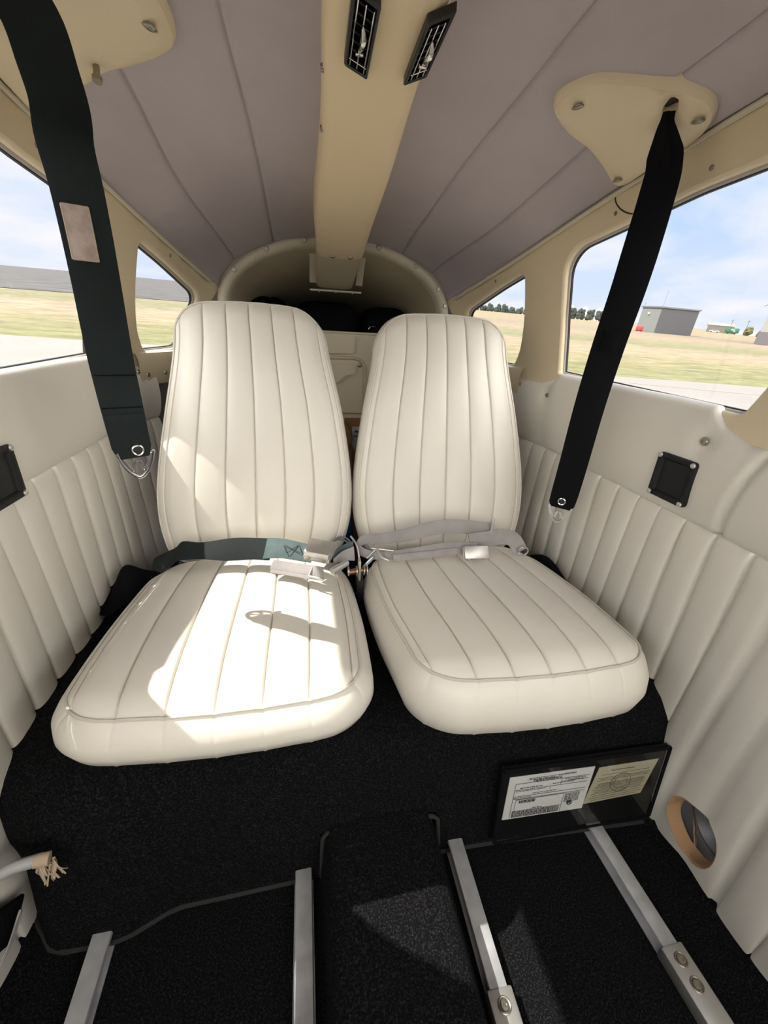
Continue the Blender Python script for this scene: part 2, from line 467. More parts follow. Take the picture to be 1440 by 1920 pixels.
# ------------------------------------------------------------------ cabin: upholstered side walls
SEAMZ = {1: .527, -1: .553}
def puff(f, p=3.0): return 1-abs(2*f-1)**p
def side_wall(side, name):
    root = empty(name); tag(root, kind='structure')
    sz = SEAMZ[side]
    dy0 = .447          # the vertical seam between the two panels
    seams = [dy0+.0545*k for k in range(-22, 16)]
    ymax = 1.13
    # samples along y, denser at the seams
    ys = []
    for a, b in zip(seams[:-1], seams[1:]):
        for fr in (0, .016, .032, .055, .10, .18, .30, .5, .70, .82, .90, .945, .968, .984): ys.append(a+(b-a)*fr)
    ys = [y for y in ys if YF <= y <= ymax]
    hole = [(.333, .078), (.330, .100), (.318, .120), (.285, .131), (.262, .122), (.252, .100), (.250, .070), (.262, .042), (.285, .030), (.312, .045), (.328, .062)]
    hole = round_loop(hole, .015, 3)
    def low(y, z):
        import bisect
        i = max(0, min(len(seams)-2, bisect.bisect_right(seams, y)-1))
        fr = clamp((y-seams[i])/(seams[i+1]-seams[i]))
        amp = .0050*min(1, (sz-z)/.03 + .15)*clamp((z+.004)/.07)
        x = W(y, z)-.004-amp*puff(fr, 3.4)*(1+.15*sin(i*2.3)) + .0035*math.exp(-(min(fr, 1-fr)*.0545/.0016)**2) - .004*sin(pi*clamp(z/sz))*(1+.5*sin(7*y))
        x += .004*math.exp(-((z-sz)/.006)**2)
        return (side*x, y+.004*sin(z*9+i), z)
    mb = MB()
    if side > 0:
        # fine triangulated strip around the speaker cut-out
        cut0, cut1 = .225, .36
        zs = [sz*t for t in (0, .02, .05, .1, .16, .24, .33, .42, .52, .62, .72, .81, .88, .93, .965, .985, 1.0)]
        g1 = [y for y in ys if y < cut0]+[cut0]; g2 = [cut1]+[y for y in ys if y > cut1]
        mb.grid([[low(y, z) for z in zs] for y in g1]); mb.grid([[low(y, z) for z in zs] for y in g2])
        zz = [sz*t for t in (0, .02, .05, .1, .16, .24, .33, .42, .52, .62, .72, .81, .88, .93, .965, .985, 1.0)]
        outer = [(cut0, z) for z in zz[::-1]]+[(cut1, z) for z in zz]
        cdt_patch(outer, [hole], .0085, low, mb)
    else:
        zs = [sz*t for t in (0, .02, .05, .1, .16, .24, .33, .42, .52, .62, .72, .81, .88, .93, .965, .985, 1.0)]
        mb.grid([[low(y, z) for z in zs] for y in ys])
    mb.build('pleated_panel', wallvinyl, root, ang=None)
    # smooth padded upper panel with rolled sill
    def seam_y(z): return dy0-.022*clamp((z-sz)/(.66-sz))**1.3     # curved seam between the panels
    def up_(y, q):
        zt = interp([-1, .425, .455, .50, .525, .60, .935, .955, 1.0, 1.13], [.66, .66, .66, .676, .702, .704, .706, .690, .678, .676], y)
        ang = q
        if q <= 1: z = sz+(zt-.016-sz)*q; inn = .006+.010*sin(pi*min(1, q*1.02))**.6+.004*q
        else:
            a = (q-1)*pi*.85; z = zt-.016+.016*sin(a); inn = .010-.014*(1-cos(a))
        d = abs(y-seam_y(z)); inn -= .008*math.exp(-(d/.006)**2)
        # dimples at the screws
        for (sy, szz) in ((.965, .651), (.518, .649)):
            r2 = ((y-sy)**2+(z-szz)**2); inn -= .010*math.exp(-r2/.0003)
        inn += .0015*sin(23*y+3*z)*sin(11*z+4)
        x = W(y, min(z, .70))-inn
        return (side*x, y, z)
    yy = []
    y = YF
    while y < ymax: yy.append(y); y += (.004 if (.40 < y < .56 or .93 < y < 1.0) else .015)
    yy.append(ymax)
    qs = [0, .02, .05, .1, .2, .3, .4, .5, .6, .7, .8, .88, .95, 1, 1.12, 1.25, 1.38, 1.5, 1.65, 1.8, 2.0]
    m2 = MB(); m2.grid([[up_(y, q) for q in qs] for y in yy])
    m2.build('padded_panel', wallvinyl, root, ang=None)
    # welt cords
    s = MB(); s.tube([(side*(W(y, sz)-.0035), y, sz) for y in yy], .0022, 6)
    s.build('welt_seam', piping_m, root)
    for (sy, szz, r) in ((.965, .651, .0052), (1.075, .664, .0045), (.518, .649, .0065)):
        q = MB(); c = (side*(W(sy, szz)-.0085), sy, szz)
        q.disc(c, (-side, 0, 0), r, .003); q.disc(c, (-side, 0, 0), r*.5, .0042)
        q.build('screw', screwm, root)
    return root, hole, low
wr, HOLE, lowR = side_wall(1, 'wall_right')
wl, _, lowL = side_wall(-1, 'wall_left')

# rear corner trims behind the padded panels: grey side panel and tan sill
for side, nm in ((1, 'trim_3'), (-1, 'trim_4')):
    root = empty(nm); tag(root, kind='structure')
    m = MB(); m.grid([[(side*(Lw(y)+.004), y, z) for z in (0, .2, .4, .55, .66, .675)] for y in [.95+.03*k for k in range(20)]])
    m.build('side_panel', darkgrey_panel, root)
    m = MB(); P = []
    for k in range(15):
        y = 1.075+.02*k; x = Lw(y)
        P.append([(side*(x+.003), y, .628), (side*(x-.010), y, .630), (side*(x-.014), y, .640), (side*(x-.014), y, .690), (side*(x-.010), y, .702), (side*(x+.002), y, .706), (side*(x+.04), y, .706)])
    m.grid(P); m.build('rear_sill', tan, root)
    for y in (1.105, 1.165):
        q = MB(); q.disc((side*(Lw(y)-.0138), y, .655), (-side, -.3, 0), .0055, .003); q.build('screw', screwm, root)

# ------------------------------------------------------------------ ceiling (headliner)
hl = empty('ceiling'); tag(hl, kind='structure')
SEAMX = [-.318, -.176, .19, .34]
def seamx(i, y):
    if i == 0: return spl([YF, .76, .993, 1.336], [-.322, -.322, -.318, -.270], y)
    if i == 1: return spl([YF, .67, .885, 1.277], [-.185, -.182, -.174, -.170], y)
    if i == 2: return spl([YF, .67, .96, 1.29], [.218, .218, .193, .176], y)
    return spl([YF, .60, .80, .97, 1.17, 1.3], [.367, .363, .357, .335, .297, .270], y)
def hsurf(x, y):
    z = H(x, y)
    bnds = [-xe(y)]+[seamx(i, y) for i in range(4)]+[xe(y)]
    sag = 0
    for a, b in zip(bnds[:-1], bnds[1:]):
        if a <= x <= b:
            fr = (x-a)/(b-a+1e-9); sag = .0035*puff(fr, 5)-.0035*math.exp(-(min(x-a, b-x)/.0022)**2)*(a > -xe(y)+.001 or x-a > .02)
    return z-sag+.003*sin(9*x+2)*sin(14*y)
mb = MB(); P = []
y = YF
while y <= 1.311:
    bnds = [-xe(y)]+[seamx(i, y) for i in range(4)]+[xe(y)]
    xs = []
    for a, b in zip(bnds[:-1], bnds[1:]):
        for fr in (0, .008, .016, .026, .045, .07, .13, .22, .35, .5, .65, .78,   .87, .93, .955, .974, .984, .992): xs.append(a+(b-a)*fr)
    xs.append(xe(y))
    r_ = [(x, y, hsurf(x, y)) for x in xs]
    P.append([(-xe(y)-.03, y, ze(y)+.004)]+r_+[(xe(y)+.03, y, ze(y)+.004)]); y += .02
mb.grid(P); mb.build('headliner', headliner, hl, ang=None)

# ------------------------------------------------------------------ arch ring at the back of the headliner and baggage bay behind it
def arch_pts(y, a, b, zc, n=40, zlow=.60):
    pts = [(-a, y, zlow), (-a, y, (zlow+zc)/2)]
    for k in range(n+1):
        th = pi-pi*k/n; pts.append((a*cos(th), y, zc+b*sin(th)))
    pts += [(a, y, (zlow+zc)/2), (a, y, zlow)]
    return pts
arch = empty('trim_5'); tag(arch, kind='structure')
A0 = arch_pts(1.300, .322, .178, .822); 
rings = [arch_pts(1.312, .334, .200, .822), arch_pts(1.303, .324, .180, .822), arch_pts(1.292, .322, .178, .822), arch_pts(1.288, .314, .170, .822), arch_pts(1.290, .304, .160, .822), arch_pts(1.302, .298, .153, .822), arch_pts(1.33, .296, .151, .822)]
m = MB(); m.grid([[r[i] for r in rings] for i in range(len(A0))]); m.build('arch_ring', tanrim, arch, ang=None)
for th in (151, 127, 107, 70, 47, 25, 10):
    t = math.radians(th); q = MB()
    c = (.313*cos(t), 1.287, .822+.169*sin(t)); q.disc(c, (0, -1, 0), .0062, .003); q.torus((c[0], 1.285, c[2]), (0, -1, 0), .0036, .0012, 14, 6)
    q.build('screw', screwm, arch)
# flat closing panel between arch and cabin sides (below the arch ends)
for s in (-1, 1):
    m = MB(); m.grid([[(s*(.300+(W(1.305, z)-.300)*q), 1.305, z) for z in (0.0, .3, .6, .7, .75, .80, .83, .86)] for q in (0, .5, 1)]); m.build('corner_panel', darkgrey_panel, arch)

bay = empty('wall_rear'); tag(bay, kind='structure')
secs = [(1.305, .30, .155, .822), (1.45, .295, .118, .815), (1.7, .285, .10, .79), (2.0, .26, .085, .76), (2.3, .23, .07, .74)]
m = MB(); m.grid([[p for p in arch_pts(y, a, b, zc, 40, .55)] for (y, a, b, zc) in secs]); 
last = arch_pts(2.3, .23, .07, .74, 40, .55); bidx = len(m.V); m.V += [Vector(p) for p in last]; m.F.append(tuple(range(bidx, bidx+len(last))))
m.build('baggage_liner', olive, bay, ang=None)
m = MB()   # hat shelf
m.box((0, 1.90, .762), (.60, .80, .006)); m.build('hat_shelf', blackcloth, bay, smooth=False)
m = MB(); m.box((0, 1.502, .44), (.68, .006, .64)); m.build('rear_panel', tanpanel, bay, smooth=False)
m = MB(); m.tube([(-.30, 1.498, .764), (.30, 1.498, .764)], .004, 8); m.build('shelf_edge', tanrim, bay)
# pressed shapes of the rear panel
m = MB(); m.prism(round_loop([(-.14, 1.499, .756), (.069, 1.499, .756), (.066, 1.499, .700), (-.14, 1.499, .695)], .012), (0, -.012, 0)); m.build('raised_plate', tanpanel, bay, ang=30)
m = MB(); m.prism(round_loop([(-.14, 1.499, .668), (.075, 1.499, .667), (.070, 1.499, .634), (.035, 1.499, .628), (.015, 1.499, .605), (-.14, 1.499, .600)], .008), (0, -.014, 0)); m.build('raised_plate', tanpanel, bay, ang=30)
m = MB(); m.tube(smooth_path([(-.20, 1.497, .684), (.03, 1.497, .685), (.075, 1.497, .684), (.098, 1.497, .672), (.106, 1.497, .645), (.109, 1.497, .55), (.111, 1.497, .44)], 30), .0055, 8)
m.tube([(-.2, 1.497, .50), (.10, 1.497, .502)], .005, 8); m.build('moulding', olive, bay)  # darker liner tone stands in for the moulding's shadow
m = MB(); m.disc((.088, 1.499, .663), (0, -1, 0), .007, .004); m.build('bolt', screwm, bay)
m = MB()
for s in (-1, 1): m.grid([[(s*.335, y, z) for z in (.05, .4, .83)] for y in (1.30, 1.52)])
m.build('baggage_side', tanpanel, bay, smooth=False)

# ------------------------------------------------------------------ floor and carpets
fl = MB(); fl.grid([[(x, y, 0) for y in (YF-.2, -.2, .2, .6, 1.0, 1.55)] for x in (-.56, -.2, .2, .56)])
o = fl.build('floor', carpet, None, smooth=False); tag(o, kind='structure')
# lip of dark carpet along the right and left wall feet
for s, nm in ((1, 'baseboard_right'), (-1, 'baseboard_left')):
    m = MB(); P = []
    for k in range(40):
        y = YF+.03*k
        if y > .36: break
        wob = .002*sin(y*40)
        P.append([(s*.470, y, .001), (s*.478, y, .004), (s*(.484+wob), y, .012), (s*(.486+wob), y, .020), (s*.4925, y, .022)])
    m.grid(P); o = m.build(nm, carpet, None); tag(o, kind='structure')

# carpeted riser and base below the rear seats
sb = empty('rear_seat_platform', (0, .55, 0)); tag(sb, 'black carpeted platform that carries the two rear seats', 'platform')
NX = 120
def base_profile(x):
    sh = -.024*clamp((-x-.30)/.06)*clamp((x+.485)/.045)+.006*sin(6*x+1)
    rec = .020*clamp((-x-.455)/.03)
    zt = .250+.004*sin(9*x)
    pr = [(.86, zt-.01), (.60, zt), (.47, zt), (.445, zt-.004), (.42, zt-.014), (.402, zt-.030), (.391, zt-.052), (.384, .165), (.375, .12), (.368, .08), (.362, .04), (.359, .015), (.356, .006), (.352, .004)]
    b = .014*math.exp(-((x-.03)/.03)**2)
    outp = []
    for i, (y, z) in enumerate(pr):
        yy = y+(sh+rec*clamp((.17-z)/.05) if i > 2 else 0)-(b*math.exp(-((z-.21)/.035)**2) if i > 2 else 0)
        outp.append((yy, z+(.010*math.exp(-((x-.03)/.025)**2)*math.exp(-((z-.23)/.03)**2))))
    return outp
cols = []
for i in range(NX+1):
    x = -.497+.990*i/NX
    pr = base_profile(x); row = [Vector((x, a, b)) for a, b in pr]
    cols.append(row)
def dens(row, n=48):
    Ls = [0]
    for a, b in zip(row[:-1], row[1:]): Ls.append(Ls[-1]+(b-a).length)
    outp = []
    for k in range(n+1):
        s = Ls[-1]*k/n; i = 0
        while i < len(Ls)-2 and Ls[i+1] < s: i += 1
        t = (s-Ls[i])/(Ls[i+1]-Ls[i]); outp.append(row[i].lerp(row[i+1], t))
    return outp
m = MB()
# leave out the notch where the tunnel carpet enters
rows = [dens(r) for r in cols]
b0 = 0; nv = len(rows[0])
m.V = [v for r in rows for v in r]
for i in range(NX):
    for j in range(nv-1):
        c = (rows[i][j]+rows[i+1][j+1])/2
        if -.089 < c.x < .088 and c.z < .088 and c.y < .44: continue
        m.F.append((i*nv+j, (i+1)*nv+j, (i+1)*nv+j+1, i*nv+j+1))
m.build('base_carpet', carpet, sb, ang=None)
m = MB()
m.tube([(-.092, .356, .004), (-.091, .359, .05), (-.089, .366, .085), (-.084, .368, .091), (0, .370, .091), (.082, .368, .091), (.089, .366, .085), (.091, .359, .05), (.092, .354, .004)], .0035, 8)
pts = [(x, base_profile(x)[-1][0]+.002, .006) for x in [-.49+.02*k for k in range(20)]]
m.tube(pts, .0035, 8)
pts = [(x, base_profile(x)[-1][0]+.002, .006) for x in [.092+.02*k for k in range(20)]]
m.tube(pts, .0035, 8)
m.build('bound_edge', binding, sb)

# carpeted tunnel
tn = MB(); P = []
prof = [(-.093, 0.0), (-.091, .03), (-.088, .06), (-.085, .083), (-.078, .095), (-.066, .100), (-.03, .102), (.03, .102), (.062, .100), (.074, .095), (.082, .083), (.086, .06), (.090, .03), (.093, 0)]
for k in range(60):
    y = YF+(.385-YF)*k/59
    P.append([(x+.0015*sin(11*y), y, z) for x, z in prof])
tn.grid(P); o = tn.build('carpeted_tunnel', carpet, None, ang=None); tag(o, 'black carpeted centre tunnel running along the cabin floor between two rails', 'floor tunnel')

# seat rails
def rail(x0, x1, yend, bracket, label):
    root = empty('seat_rail', (x0, yend, 0)); tag(root, label, 'seat rail', 'seat rails on the floor')
    d = Vector((x1-x0, YF-yend, 0)).normalized(); s = Vector((-d.y, d.x, 0)); Z = Vector((0, 0, 1))
    a = Vector((x0, yend, 0)); Ln = (Vector((x1, YF, 0))-a).length
    prof = [(-.0125, .019), (-.0115, .0215), (-.009, .022), (.009, .022), (.0115, .0215), (.0125, .019), (.0125, .017), (.004, .017), (.004, .003), (.014, .003), (.014, .001), (-.014, .001), (-.014, .003), (-.004, .003), (-.004, .017), (-.0125, .017)]
    m = MB()
    P = [[a+d*t+s*u+Z*w for u, w in prof] for t in [Ln*k/24 for k in range(25)]]
    n = len(prof)
    base = len(m.V)
    for r in P: m.V += r
    for i in range(len(P)-1):
        for k in range(n): m.F.append((base+i*n+k, base+i*n+(k+1) % n, base+(i+1)*n+(k+1) % n, base+(i+1)*n+k))
    m.F.append(tuple(base+k for k in range(n))); m.F.append(tuple(base+24*n+k for k in range(n))[::-1])
    m.build('rail', alu, root, ang=30)
    if bracket:
        t0 = (yend-.193)
        b = MB(); c = a+d*(t0+.04)+Z*.0125
        b.box(c, (.10 if False else .088, .034, .0225), (d, s, Z), .0025); b.build('stop_bracket', steel, root)
        for q in (.012, .036):
            w = MB(); w.disc(a+d*(t0+q)+Z*.0237, Z, .0058, .003); w.torus(a+d*(t0+q)+Z*.0242, Z, .0075, .001, 18, 6); w.build('bolt', screwm, root)
    return root
rail(-.386, -.352, .372, False, 'leftmost aluminium seat rail on the black floor, near the left wall')
rail(-.119, -.117, .392, False, 'aluminium seat rail directly left of the carpeted tunnel')
rail(.125, .127, .386, True, 'aluminium seat rail directly right of the carpeted tunnel, with two bolts at its end')
rail(.371, .430, .378, True, 'rightmost aluminium seat rail on the floor, with bolted joint, beside the right wall')

# ------------------------------------------------------------------ upholstered pads
def pad(root, name, O, DX, DV, DN, hw0, V0, V1, r0, r1, seams, crown, thick, amp=.0055, bow0=0., bow1=0., flare=.012, pipe=True, x_shift=None, seam_follow=True):
    """O origin (centre, v=0); DX across, DV along, DN out of the face; hw0(v) half width"""
    DX, DV, DN, O = Vector(DX), Vector(DV), Vector(DN), Vector(O)
    xs = x_shift or (lambda v: 0.)
    def vlim(t):
        a = abs(t); vm0, vm1 = V0, V1
        rt0 = r0/hw0(V0); rt1 = r1/hw0(V1)
        lo = V0+bow0*t*t; hi = V1-bow1*t*t
        if a > 1-rt0: u = (a-(1-rt0))/rt0; lo += r0*(1-sqrt(max(0, 1-u*u)))
        if a > 1-rt1: u = (a-(1-rt1))/rt1; hi -= r1*(1-sqrt(max(0, 1-u*u)))
        return lo, hi
    # columns: dense at the seams and at the edges
    ts = set()
    S = sorted(seams); B = [-1]+S+[1]
    for a, b in zip(B[:-1], B[1:]):
        if b-a < 1e-4: continue
        for fr in (0, .012, .026, .045, .08, .15, .24, .36, .5, .64, .76, .85, .92, .955, .974, .988): ts.add(round(a+(b-a)*fr, 5))
    for k in range(9): u = 1-(1-cos(k/8*pi/2))*.16; ts.add(round(u, 5)); ts.add(round(-u, 5))
    ts.add(1.0); ts.add(-1.0); ts = sorted(ts)
    NV = 64
    def P2(t, v): return Vector((t*hw0(v)+xs(v), v))
    def height(t, v, lo, hi):
        h = crown*(1-abs(t)**3)*clamp(1-abs((v-(V0+V1)/2)/((V1-V0)/2))**4, 0, 1)
        for a, b in zip(B[:-1], B[1:]):
            if a <= t <= b and b-a > 1e-4:
                fr = (t-a)/(b-a); wd = (b-a)*hw0(v)
                h += amp*min(1, wd/.035)*puff(fr, 3.0)
                # extra crisp groove at the stitching
                dd = min(t-a if a > -1 else 9, b-t if b < 1 else 9)*hw0(v)
                h -= .0038*math.exp(-(dd/.0012)**2)
                break
        ed = min((1-abs(t))*hw0(v)+.0, v-lo, hi-v); e_ = clamp(ed/.028)
        h = h*(.25+.75*e_**.6)-.007*(1-e_)**2.2
        return h
    grid = []
    for t in ts:
        lo, hi = vlim(t); col = []
        for k in range(NV+1):
            q = k/NV; q = (q-sin(2*pi*q)/(2*pi)*.55)      # denser near both ends
            v = lo+(hi-lo)*q; p = P2(t, v)
            col.append((p.x, p.y, height(t, v, lo, hi)))
        grid.append(col)
    m = MB(); base = 0; nt_ = len(ts)
    loop = [grid[i][0] for i in range(nt_)]+[grid[-1][k] for k in range(1, NV+1)]+[grid[i][NV] for i in range(nt_-2, -1, -1)]+[grid[0][k] for k in range(NV-1, 0, -1)]
    # drop duplicate points
    lp = [loop[0]]
    for p in loop[1:]:
        if (Vector(p[:2])-Vector(lp[-1][:2])).length > .0012: lp.append(p)
    def w3(p): return O+DX*p[0]+DV*p[1]+DN*p[2]
    m.grid([[w3(p) for p in col] for col in grid])
    # side band
    n = len(lp); nor = []
    for i in range(n):
        a, b = Vector(lp[(i-2) % n][:2]), Vector(lp[(i+2) % n][:2]); t = (b-a).normalized(); nor.append(Vector((t.y, -t.x)))
    prof = [(0, 0), (.002, -.0015), (flare*.55, -thick*.12), (flare*.95, -thick*.32), (flare, -thick*.52), (flare*.6, -thick*.75), (-flare*.3, -thick*.92), (-flare*1.6, -thick), (-flare*4, -thick*1.02)]
    P = []
    for i in range(n):
        P.append([w3((lp[i][0]+nor[i].x*a, lp[i][1]+nor[i].y*a, lp[i][2]+b)) for a, b in prof])
    m.grid(P, closed_u=True)
    m.F.append(tuple(range(len(m.V)-len(prof)*n+len(prof)-1, len(m.V), len(prof))))
    o = m.build(name, vinyl, root, ang=None)
    if pipe:
        s = MB(); pts = [w3((p[0]+q.x*.0012, p[1]+q.y*.0012, p[2]+.0008)) for p, q in zip(lp, nor)]
        pts = [pts[i] for i in range(0, n, 2)]
        s.tube(pts, .0021, 6, closed=True); s.build('piping', piping_m, o)
    return o

def rear_seat(side, cx, label):
    root = empty('passenger_seat', (cx, .6, .25)); tag(root, label, 'seat', None)
    # cushion: face rises slightly to the front
    dv = Vector((0, .41, -.040)).normalized(); dn = Vector((0, .040, .41)).normalized()
    if side < 0:
        hw = lambda v: spl([0, .10, .20, .34, .43], [.174, .180, .182, .176, .164], v)
        xsft = lambda v: spl([0, .1, .43], [.0, -.002, -.004], v)
        O = (-.210, .366, .371); th = .071
    else:
        hw = lambda v: spl([0, .10, .20, .34, .43], [.166, .176, .183, .178, .160], v)
        xsft = lambda v: spl([0, .1, .43], [.008, .006, -.008], v)
        O = (.208, .362, .378); th = .102
    pad(root, 'seat_cushion', O, (1, 0, 0), dv, dn, hw, 0, .43, .050 if side < 0 else .048, .08, [-.93, -.62, -.31, 0, .31, .62, .93], (.016), th, amp=.0035, bow0=.014, bow1=.02, flare=.020, x_shift=xsft)
    bd = Vector((0, .20, .49)).normalized(); bn = Vector((0, -.49, .20)).normalized()
    hwb = lambda v: spl([0, .08, .16, .30, .44, .535], [.168, .190, .194, .177, .152, .146], v)
    if side < 0: O = (-.205, .792, .322); xsb = lambda v: spl([0, .3, .44, .53], [-.003, .002, -.001, -.006], v)
    else: O = (.210, .792, .322); xsb = lambda v: spl([0, .3, .44, .53], [-.006, .004, .008, .010], v)
    pad(root, 'backrest', O, (1, 0, 0), bd, bn, hwb, .0, .536, .04, .058, [-.93, -.62, -.31, 0, .31, .62, .93], (.016), .075, amp=.0032, bow0=-.006, bow1=.012, flare=.012, x_shift=xsb)
    # recliner hinges between base and backrest
    for s in (-1, 1):
        m = MB(); c = Vector((O[0]+s*.172, .80, .285)); m.box(c, (.006, .06, .07), None, .002); m.disc(c+Vector((s*.003, 0, .01)), (s, 0, 0), .012, .005)
        m.build('hinge_bracket', blackplastic, root)
    return root
rear_seat(-1, -.205, 'left ivory pleated rear seat, cushion half in sunlight with green-black lap belt on it')
rear_seat(1, .21, 'right ivory pleated rear seat, fully shaded, with grey lap belt across it')

# black cloth tucked in behind the cushions
for (x0, x1, lab) in ((-.495, -.345, 'crumpled black cloth in the corner beside the left rear seat'), (.385, .48, 'crumpled black cloth in the corner beside the right rear seat')):
    m = MB(); P = []
    for i in range(26):
        x = x0+(x1-x0)*i/25; row = []
        for j in range(16):
            v = j/15; y = .70+.14*v
            z = .258+(.075 if x0 < 0 else .045)*sin(pi*min(1, v*.9+.1))*(.7+.3*sin(x*70+1.3))+.008*sin(90*x+40*y)
            row.append((x, y, z))
        P.append(row)
    m.grid(P); o = m.build('black_cloth', blackcloth, None, ang=None); tag(o, lab, 'cloth')

# ------------------------------------------------------------------ overhead beam, air vents
bm_ = empty('overhead_beam', (0, .8, 1.05)); tag(bm_, 'tan overhead duct beam running down the middle of the headliner', 'overhead beam')
def bw(y, s):
    return (.060+.0025*sin(13*y+s)) if y < 1.15 else .057
def beam_sec(y, zoff=0.):
    z = zbeam(y); a, b = bw(y, 0), bw(y, 2)
    a += .004; b += .006*clamp((1.1-y)/.5)
    top = H(0, y)+.01 if y < 1.3 else z+.10
    return [(-a-.004, y, top), (-a-.002, y, z+.03), (-a, y, z+.012), (-a+.006, y, z+.003), (-a+.018, y, z), (-.02, y, z-.0015), (.02, y, z-.0015), (b-.018, y, z), (b-.006, y, z+.003), (b, y, z+.012), (b+.002, y, z+.03), (b+.004, y, top)]
m = MB(); P = []
y = YF
while y < 1.222: P.append(beam_sec(y)); y += .03
P.append(beam_sec(1.222)); m.grid(P); m.build('duct', duct, bm_, ang=50)
m = MB(); P = [beam_sec(q) for q in (1.222, 1.27, 1.33, 1.39, 1.44)]
for r in P:
    for i in range(len(r)): r[i] = (r[i][0]*.95, r[i][1], r[i][2]+.0015)
m.grid(P); m.F.append(tuple(range(len(m.V)-12, len(m.V)))); m.build('rear_duct', olive if False else tanpanel, bm_, ang=50)
# mounting flange around the rear end
m = MB()
yy = 1.445; zc = zbeam(1.445)
m.box((0, 1.42, zc-.006), (.155, .018, .005), None, .001)
for s in (-1, 1): m.box((s*.068, 1.37, zc+.045), (.020, .09, .006), (Vector((1, 0, 0)), Vector((0, .7, -.71)), Vector((0, .71, .7))), .001)
m.build('mounting_flange', tanpanel, bm_)
for x in (-.05, 0, .05):
    q = MB(); q.disc((x, 1.412, zc-.009), (0, -.4, -1), .004, .003); q.build('rivet', screwm, bm_)
for x in (-.022, .022):
    q = MB(); q.disc((x, 1.212, zbeam(1.212)-.001), (0, -.3, -1), .006, .0035); q.build('screw', screwm, bm_)
for y in (.72, .83):
    q = MB(); q.disc((-bw(y, 0)-.004, y, zbeam(y)+.014), (-1, 0, -.2), .0045, .003); q.build('screw', screwm, bm_)

def air_vent(cx, y0, y1, skew, label, shear=0., w=.033):
    yc = (y0+y1)/2; sl = (zbeam(y1)-zbeam(y0))/(y1-y0)
    D = Vector((skew, 1, sl)).normalized(); Z = Vector((0, 0, -1)); Z = (Z-D*Z.dot(D)).normalized(); X = D.cross(Z)*-1
    if X.x < 0: X = -X
    c = Vector((cx, yc, zbeam(yc)-.002)); Ln = (y1-y0); w /= 1
    XS = X+D*shear       # ends of the vent are cut at a slant
    root = empty('air_vent', c); tag(root, label, 'air vent', 'overhead air vents')
    # frame: hollow bezel
    outer = round_loop([c-XS*w/2-D*Ln/2, c+XS*w/2-D*Ln/2, c+XS*w/2+D*Ln/2, c-XS*w/2+D*Ln/2], .002, 2)
    wi = w/2-.0035; li = Ln/2-.005
    inner = round_loop([c-XS*wi-D*li, c+XS*wi-D*li, c+XS*wi+D*li, c-XS*wi+D*li], .002, 2)
    n = len(outer); m = MB()
    rings = [[p for p in outer], [p+Z*.008 for p in outer], [o_.lerp(i_, .35)+Z*.010 for o_, i_ in zip(outer, inner)], [p+Z*.009 for p in inner], [p+Z*.002 for p in inner]]
    m.grid([[r[i] for r in rings] for i in range(n)], closed_u=True)
    b = len(m.V); m.V += [p+Z*.002 for p in inner]; m.F.append(tuple(range(b, b+n)))
    m.build('bezel', blackplastic, root, ang=30)
    for k in range(7):
        l = MB(); p = c+D*(-li+.010+(2*li-.020)*k/6)+Z*.005; a = XS.normalized(); hw_ = (wi-.001)*XS.length*2
        l.box(p, (hw_, .0012, .006), (a, (D+Z*.6).normalized(), (Z-D*.6).normalized())); l.build('louver', blackplastic, root, smooth=False)
    l = MB()
    for q in (-1, 0, 1):
        o_ = c+XS*(q*(wi-.003))+Z*(.0098 if q else .0092)
        l.tube([o_-D*(li-.003), o_+D*(li-.003)], .0007, 6)
    l.tube([c-XS*(wi-.001)+D*(li-.012)+Z*.0095, c+XS*(wi-.001)+D*(li-.012)+Z*.0095], .0007, 6)
    l.build('bright_line', chrome, root)
    l = MB(); l.tube(smooth_path([c-D*.018+Z*.011, c-D*.007+Z*.016+X*.002, c+D*.006+Z*.014, c+D*.014+Z*.011], 8), [.0018, .0024, .003, .003, .003, .0028, .0024, .002, .0018], 8)
    l.box(c+D*.016+Z*.012, (.009, .004, .004), (X, D, Z), .0008); l.build('lever', chrome, root)
    return root
air_vent(-.0255, .580, .684, .0, 'left black slanted air vent with chrome lever on the tan overhead beam', .6, .031)
air_vent(.0515, .587, .682, -.05, 'right black slanted air vent with chrome lever at the edge of the tan overhead beam', -.9, .025)

